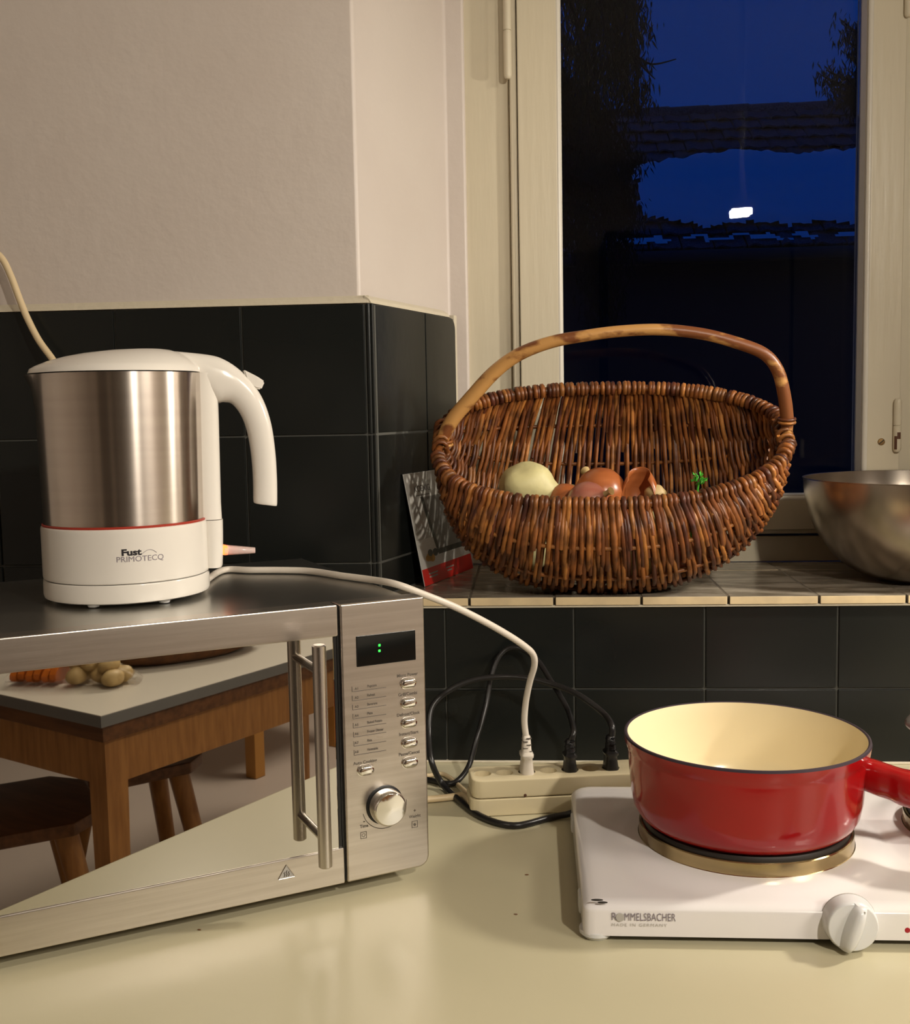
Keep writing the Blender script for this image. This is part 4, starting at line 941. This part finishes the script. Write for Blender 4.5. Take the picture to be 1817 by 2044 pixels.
def stool(cx, cy, zt_, w_, rot, label):
    t = thing('wooden_stool', label, 'stool', (cx, cy, 0)); RM = Matrix.Translation((cx, cy, 0)) @ Matrix.Rotation(rot, 4, 'Z')
    h = w_/2; k = h*.62; b = B(RM); b.prism([(-h, -k), (-k, -h), (k, -h), (h, -k), (h, k), (k, h), (-k, h), (-h, k)], zt_-.030, zt_, XY, bev=.005); obj('seat', b, M['wooddark'], t)
    for sx in (-1, 1):
        for sy in (-1, 1):
            b = B(RM); b.tube([(sx*h*.55, sy*h*.55, zt_-.028), (sx*h*.98, sy*h*.98, 0.004)], [.027, .020], seg=12); obj('leg', b, M['wood'], t)
    return t
stool(.735, -1.945, .45, .36, math.radians(28), 'dark wooden stool with splayed legs left of the table leg, seen in the oven door')
stool(1.17, -2.05, .43, .30, math.radians(20), 'dark wooden stool under the table right of its leg, seen in the oven door')
st_ = thing('side_table', 'honey coloured wooden side table beyond the dining table, its leg in the oven door', 'table', (2.35, -2.78, 0))
b = B(); b.box((2.09, -3.05, .47), (2.62, -2.52, .50), bev=.003); obj('tabletop', b, M['woodlight'], st_)
for x in (2.11, 2.55):
    for y in (-3.03, -2.60):
        b = B(); b.box((x, y, 0.0005), (x+.05, y+.05, .4698), bev=.003); obj('leg', b, M['woodlight'], st_)
# bag of vegetables on the table
bg_ = Vector((.795, -1.70, TZ)); vb = thing('vegetable_bag', 'clear bag with potatoes and orange squash pieces lying on the table', 'bag', bg_)
dl = Vector((.10, .21, 0)).normalized(); dn = Vector((-dl.y, dl.x, 0)); mid = Vector((.765, -1.735, TZ))
b = B(); rgs = []
for i in range(17):
    t = i/16; wd_ = .055*math.sin(math.pi*(.08+.84*t))**.6; hgt = .062*math.sin(math.pi*(.06+.88*t))**.7; c = mid+dl*(-.145+.29*t)
    rgs.append([c+dn*wd_*math.cos(a)*(1+.08*noise.noise(Vector((i*.9, k_, 0))))+Vector((0, 0, .001+hgt*.5+hgt*.5*math.sin(a)*(1+.12*noise.noise(Vector((i*.8, k_*1.3, 4)))))) for k_, a in enumerate([2*math.pi*k/18 for k in range(18)])])
b.loft(rgs); obj('bag_film', b, M['bagfilm'], vb)
random.seed(3)
for i, (u, v, z) in enumerate([(.02, -.018, .022), (.02, .022, .022), (.065, 0, .022), (.105, -.012, .020), (.10, .024, .019), (.045, .004, .045), (.085, .008, .043), (.015, .0, .048)]):
    b = B(); b.ball((0, 0, 0), .021, seg=16, sc=(1.2, .95, .88), jit=.15, seed=i+90); o = obj('potato_in_bag' if False else 'potato', b, M['potato2'], vb, angle=80); o.location = mid+dl*u+dn*v+Vector((0, 0, z))-bg_
    for vv in o.data.vertices: vv.co += bg_
for i in range(6):
    a = random.uniform(-.3, .3); b = B(); p = mid+dl*(-.115+.018*i)+Vector((0, 0, .024+.004*(i % 2)))
    b.loft([[p+dn*(.040*math.cos(q))+dl*(t+.006*math.sin(q))+Vector((0, 0, .021*math.sin(q))) for q in [2*math.pi*k/14 for k in range(14)]] for t in (-.007, 0, .007)]); obj('squash_slice', b, M['orangeveg'], vb)
tr = thing('wooden_tray', 'long dark brown wooden dish on the table behind the vegetable bag', 'tray', (1.06, -1.74, TZ))
b = B(Matrix.Translation((1.06, -1.74, TZ)) @ Matrix.Rotation(math.radians(20), 4, 'Z') @ Matrix.Diagonal((1.9, 1, 1, 1)))
b.lathe([(0, .0006), (.075, .0008), (.095, .012), (.108, .040), (.110, .042), (.105, .042), (.090, .016), (.07, .007), (0, .006)], seg=48, cap=False); obj('dish', b, M['wooddark'], tr)
# wall cabinet with a strip light, to the right of the window
wcab = thing('wall_cabinet', 'cream wall cabinet with a strip light beneath it, right of the window', 'cabinet', (1.35, -.17, 1.68))
b = B(); b.box((.95, -.33, 1.682), (1.75, .004, 2.35), bev=.002); obj('carcass', b, M['cabinet'], wcab)
for x in (.952, 1.352):
    b = B(); b.box((x, -.35, 1.684), (x+.396, -.3305, 2.348), bev=.002); dr = obj('cabinet_door', b, M['cabinet'], wcab)
    kx = x+.36 if x < 1 else x+.036; b = B(); b.ball((kx, -.362, 1.74), .012, seg=14); obj('door_knob', b, M['bar'], dr)
b = B(); b.box((1.04, -.36, 1.660), (1.12, -.04, 1.6815), bev=.003); obj('strip_light', b, M['knobwhite'], wcab)
# spotlight hanging on a rod over the table, and a housing for the added ceiling fill
pd = thing('pendant_spotlight', 'small rectangular spotlight hanging on a thin rod over the dining table', 'lamp', PEND)
q_ = (Vector((.25, -.2, 1.05))-PEND).to_track_quat('-Z', 'Y').to_matrix().to_4x4(); LM = Matrix.Translation(PEND) @ q_
b = B(LM); b.box((-.032, -.014, .0015), (.032, .014, .040), bev=.003); b.box((-.032, -.014, -.004), (-.028, .014, .002)); b.box((.028, -.014, -.004), (.032, .014, .002)); obj('housing', b, M['bar'], pd)
b = B(); b.tube([LM @ Vector((0, 0, .045)), Vector((PEND.x, PEND.y, 1.98)), Vector((PEND.x, PEND.y, 2.49))], .004, seg=10); obj('rod', b, M['bar'], pd)
b = B(); b.lathe([(.05, 2.485), (.05, 2.4995)], c=(PEND.x, PEND.y, 0), seg=28); obj('ceiling_rose', b, M['bar'], pd)
cl = B(); cl.box((1.93, -2.32, 2.452), (2.77, -1.48, 2.4995), bev=.006); obj('fill_light_housing', cl, M['knobwhite'], None, label='square white housing of the added ceiling fill light, out of view', category='lamp', origin='base')
# dark cupboard and door added on the far wall to darken the glass reflection
dk = thing('added_cupboard', 'added tall dark brown cupboard on the far wall, darkening the glass reflection', 'cupboard', (1.4, -3.95, 0))
b = B(); b.box((.55, -4.198, .0005), (2.30, -3.60, 2.15), bev=.004); obj('carcass', b, M['doorpaint'], dk)
for x in (.555, 1.43):
    b = B(); b.box((x, -3.6, .08), (x+.865, -3.578, 2.14), bev=.003); dd = obj('cupboard_door', b, M['doorpaint'], dk)
    kx = x+.82 if x < 1 else x+.045; b = B(); b.box((kx-.008, -3.555, 1.0), (kx+.008, -3.5785, 1.14), bev=.003); obj('door_pull', b, M['bar'], dd)
dr_ = thing('added_door_1', 'added brown door on the far wall, darkening the glass reflection', 'door', (-.3, -4.19, 0)); dr_['kind'] = 'structure'
b = B(); b.box((-.75, -4.2, 0), (.15, -4.16, 2.05), bev=.004); obj('door_leaf', b, M['doorpaint'], dr_)
b = B(); b.tube([(.08, -4.16, 1.05), (.08, -4.11, 1.05), (-.03, -4.11, 1.05)], .009, seg=12); obj('door_handle', b, M['bar'], dr_)

# ================================================================== OUTSIDE: neighbour's snowy roof and conifers at dusk
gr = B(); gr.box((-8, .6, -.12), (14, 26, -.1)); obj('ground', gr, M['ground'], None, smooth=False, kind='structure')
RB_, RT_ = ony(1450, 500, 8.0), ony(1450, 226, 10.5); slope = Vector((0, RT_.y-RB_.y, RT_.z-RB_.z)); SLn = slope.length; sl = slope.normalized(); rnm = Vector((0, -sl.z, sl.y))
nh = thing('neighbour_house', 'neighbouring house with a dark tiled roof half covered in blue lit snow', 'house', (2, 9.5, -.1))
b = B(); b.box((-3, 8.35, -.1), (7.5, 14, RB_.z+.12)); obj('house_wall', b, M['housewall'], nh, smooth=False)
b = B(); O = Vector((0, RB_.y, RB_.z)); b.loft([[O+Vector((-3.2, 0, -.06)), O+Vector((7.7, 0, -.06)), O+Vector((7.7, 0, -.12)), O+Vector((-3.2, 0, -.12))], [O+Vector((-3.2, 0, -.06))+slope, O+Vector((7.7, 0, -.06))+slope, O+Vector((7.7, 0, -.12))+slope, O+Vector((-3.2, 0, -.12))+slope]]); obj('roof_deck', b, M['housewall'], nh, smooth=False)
random.seed(21)
NRW = 12; CW = .262; rh = SLn/NRW
b = B(); pw_, ph_ = CW*.94, rh*1.12; prf = [(-.5, 0), (-.42, .016), (-.3, .022), (-.12, .010), (.1, .004), (.3, .008), (.5, .012)]
b.loft([[Vector((u*pw_, 0, 0))+sl*v+rnm*(z+zz) for u, z in prf]+[Vector((u*pw_, 0, 0))+sl*v+rnm*(z-.016+zz) for u, z in prf[::-1]] for v, zz in ((-.02, .040), (ph_, .004))])
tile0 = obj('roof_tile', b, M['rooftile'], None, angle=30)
first = True; nt_ = 0
for r_ in range(NRW):
    for c_ in range(24):
        x = -1.6+c_*CW+(CW/2 if r_ % 2 else 0)
        pz = O+sl*(r_*rh)
        o = tile0 if first else tile0.copy()
        if not first: C.objects.link(o)
        first = False; o.parent = nh; o.location = Vector((x, pz.y, pz.z))+Vector((0, random.uniform(-.01, .01), random.uniform(-.006, .006)))-Vector(nh.location); nt_ += 1
for c_ in range(16):
    x = -1.6+c_*.40; b = B(); p = O+slope; b.lathe([(.085, 0), (.095, .42)], c=(x, p.y+.03, p.z+.0), axis='X', seg=14, cap=False); o = obj('ridge_tile', b, M['rooftile'], nh)
# snow blanket on the roof with a ragged outline
b = B(); nx, ny = 110, 56; X0, X1 = .95, 4.6; grid = {}
def edge(x, s): return noise.noise(Vector((x*2.2, s, 3.3)))*.10+noise.noise(Vector((x*7, s, 1.1)))*.07+noise.noise(Vector((x*19, s, 5.1)))*.05
for i in range(nx+1):
    for j in range(ny+1):
        x = X0+(X1-X0)*i/nx; v = SLn*(.05+.64*j/ny); lo = SLn*.10+edge(x, 1)*.8+max(0, 1.75-x)*.42; hi = SLn*.615+edge(x, 9)*1.2-max(0, 1.7-x)*.35; l_ = 1.12+.10*noise.noise(Vector((v*4, 2, 2)))+.06*noise.noise(Vector((v*14, 2, 2)))
        if lo <= v <= hi and x > l_: d = min(v-lo, hi-v, x-l_); grid[i, j] = b.v(Vector((x, O.y, O.z))+sl*v+rnm*(.045+.05*min(1, d/.12)**.5+.010*noise.noise(Vector((x*5, v*5, 0)))))
for (i, j), v in grid.items():
    if (i+1, j) in grid and (i, j+1) in grid and (i+1, j+1) in grid: b._f([v, grid[i+1, j], grid[i+1, j+1], grid[i, j+1]])
o = obj('snow_blanket', b, M['snow'], nh, angle=80)
b = B(); grid = {}
for i in range(nx+1):
    for j in range(5):
        x = .9+(X1-.9)*i/nx; v = SLn*(.035-.02+.05*j/4); n_ = noise.noise(Vector((x*6, j*.5, 5)))
        if n_ > -.22+abs(j-2)*.12: grid[i, j] = b.v(Vector((x, O.y, O.z))+sl*v+rnm*(.055))
for (i, j), v in grid.items():
    if (i+1, j) in grid and (i, j+1) in grid and (i+1, j+1) in grid: b._f([v, grid[i+1, j], grid[i+1, j+1], grid[i, j+1]])
obj('snow_edge', b, M['snow'], nh, angle=80)
b = B(); b.tube([Vector((-3, O.y-.06, O.z-.05)), Vector((7.6, O.y-.06, O.z-.05))], .055, seg=12); obj('gutter', b, M['housewall'], nh)

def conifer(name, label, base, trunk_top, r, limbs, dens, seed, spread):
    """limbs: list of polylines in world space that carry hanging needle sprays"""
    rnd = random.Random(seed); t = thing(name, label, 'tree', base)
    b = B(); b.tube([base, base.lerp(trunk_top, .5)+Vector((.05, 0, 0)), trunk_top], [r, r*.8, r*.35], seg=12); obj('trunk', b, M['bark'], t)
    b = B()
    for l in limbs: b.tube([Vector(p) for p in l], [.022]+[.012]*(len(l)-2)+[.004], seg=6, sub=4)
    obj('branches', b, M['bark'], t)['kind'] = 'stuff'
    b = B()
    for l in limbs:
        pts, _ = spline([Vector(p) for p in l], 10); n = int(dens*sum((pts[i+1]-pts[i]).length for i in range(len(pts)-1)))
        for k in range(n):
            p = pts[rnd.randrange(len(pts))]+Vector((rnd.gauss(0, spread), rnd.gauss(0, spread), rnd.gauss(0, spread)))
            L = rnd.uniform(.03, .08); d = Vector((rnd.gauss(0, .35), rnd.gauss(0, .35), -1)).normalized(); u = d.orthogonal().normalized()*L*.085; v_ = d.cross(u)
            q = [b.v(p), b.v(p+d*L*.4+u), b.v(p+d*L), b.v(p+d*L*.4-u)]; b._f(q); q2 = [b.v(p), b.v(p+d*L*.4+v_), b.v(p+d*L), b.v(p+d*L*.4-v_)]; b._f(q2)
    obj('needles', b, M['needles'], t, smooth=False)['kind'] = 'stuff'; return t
rnd = random.Random(4)
def PXY(x, y, Y): return ony(x, y, Y)
limbs = []
for (x0, y0, x1, y1) in ((1120, -40, 1175, 330), (1130, -60, 1190, 210), (1140, -60, 1215, 150), (1150, -80, 1232, 205), (1160, -80, 1255, 200), (1175, -80, 1262, 60), (1190, -90, 1250, 120), (1200, -80, 1275, 205), (1215, -90, 1262, 20), (1110, 60, 1200, 330), (1110, 140, 1220, 390), (1105, 180, 1235, 430), (1105, 240, 1250, 395), (1105, 280, 1262, 440), (1105, 340, 1255, 500), (1100, 400, 1235, 520), (1100, 300, 1180, 560), (1100, 420, 1200, 640), (1100, 120, 1160, 400), (1105, 200, 1268, 330), (1105, 460, 1225, 600)):
    Y = 5.6+rnd.uniform(-.5, .5); a = PXY(x0, y0, Y); c_ = PXY(x1, y1, Y+rnd.uniform(-.2, .2)); m_ = (a+c_)/2+Vector((.06, 0, .10)); limbs.append([a, m_, c_])
conifer('spruce_tree', 'dark spruce with drooping branches outside the left side of the window', Vector((-.1, 5.9, -.1)), Vector((.25, 5.7, 6.5)), .16, limbs, 1300, 8, .050)
limbs = [[PXY(1262, 105, 5.4), PXY(1300, 128, 5.4), PXY(1350, 118, 5.4)], [PXY(1265, 110, 5.4), PXY(1285, 135, 5.4), PXY(1308, 158, 5.4)]]
b = B()
for l in limbs: b.tube(l, [.010, .006, .003], seg=6, sub=5)
limbs2 = []
for (x0, y0, x1, y1) in ((1745, 60, 1680, 40), (1745, 90, 1685, 75), (1745, 130, 1695, 110), (1745, 165, 1640, 150), (1750, 190, 1665, 175), (1745, 200, 1690, 150), (1745, 110, 1705, 60), (1750, 215, 1680, 195), (1745, 150, 1650, 140)):
    Y = 6.8+rnd.uniform(-.3, .3); a = PXY(x0, y0, Y); c_ = PXY(x1, y1, Y); limbs2.append([a, (a+c_)/2+Vector((0, 0, -.05)), c_])
t2 = conifer('pine_tree', 'dark pine whose branch tips show at the upper right of the window', Vector((4.6, 7.0, -.1)), Vector((4.3, 6.9, 5.6)), .14, limbs2, 700, 9, .042)
sp_t = [o for o in C.objects if o.name == 'spruce_tree'][0]
obj('bare_twig', b, M['bark'], sp_t)

# crumbs lying on the worktop
for i_, (px, py, lab) in enumerate(((1030, 1826, 'small brown crumb on the worktop left of the hotplate'), (1052, 1747, 'tiny brown crumb on the worktop between microwave and hotplate'), (398, 1857, 'tiny crumb on the worktop in front of the microwave'))):
    p = onz(px, py, CT); b = B(); b.ball((p.x, p.y, CT+.0005), .0009, seg=8, sc=(1.9, .8, .5), jit=.5, seed=i_); obj('crumb', b, M['wooddark'], None, label=lab, category='crumb', origin='base')
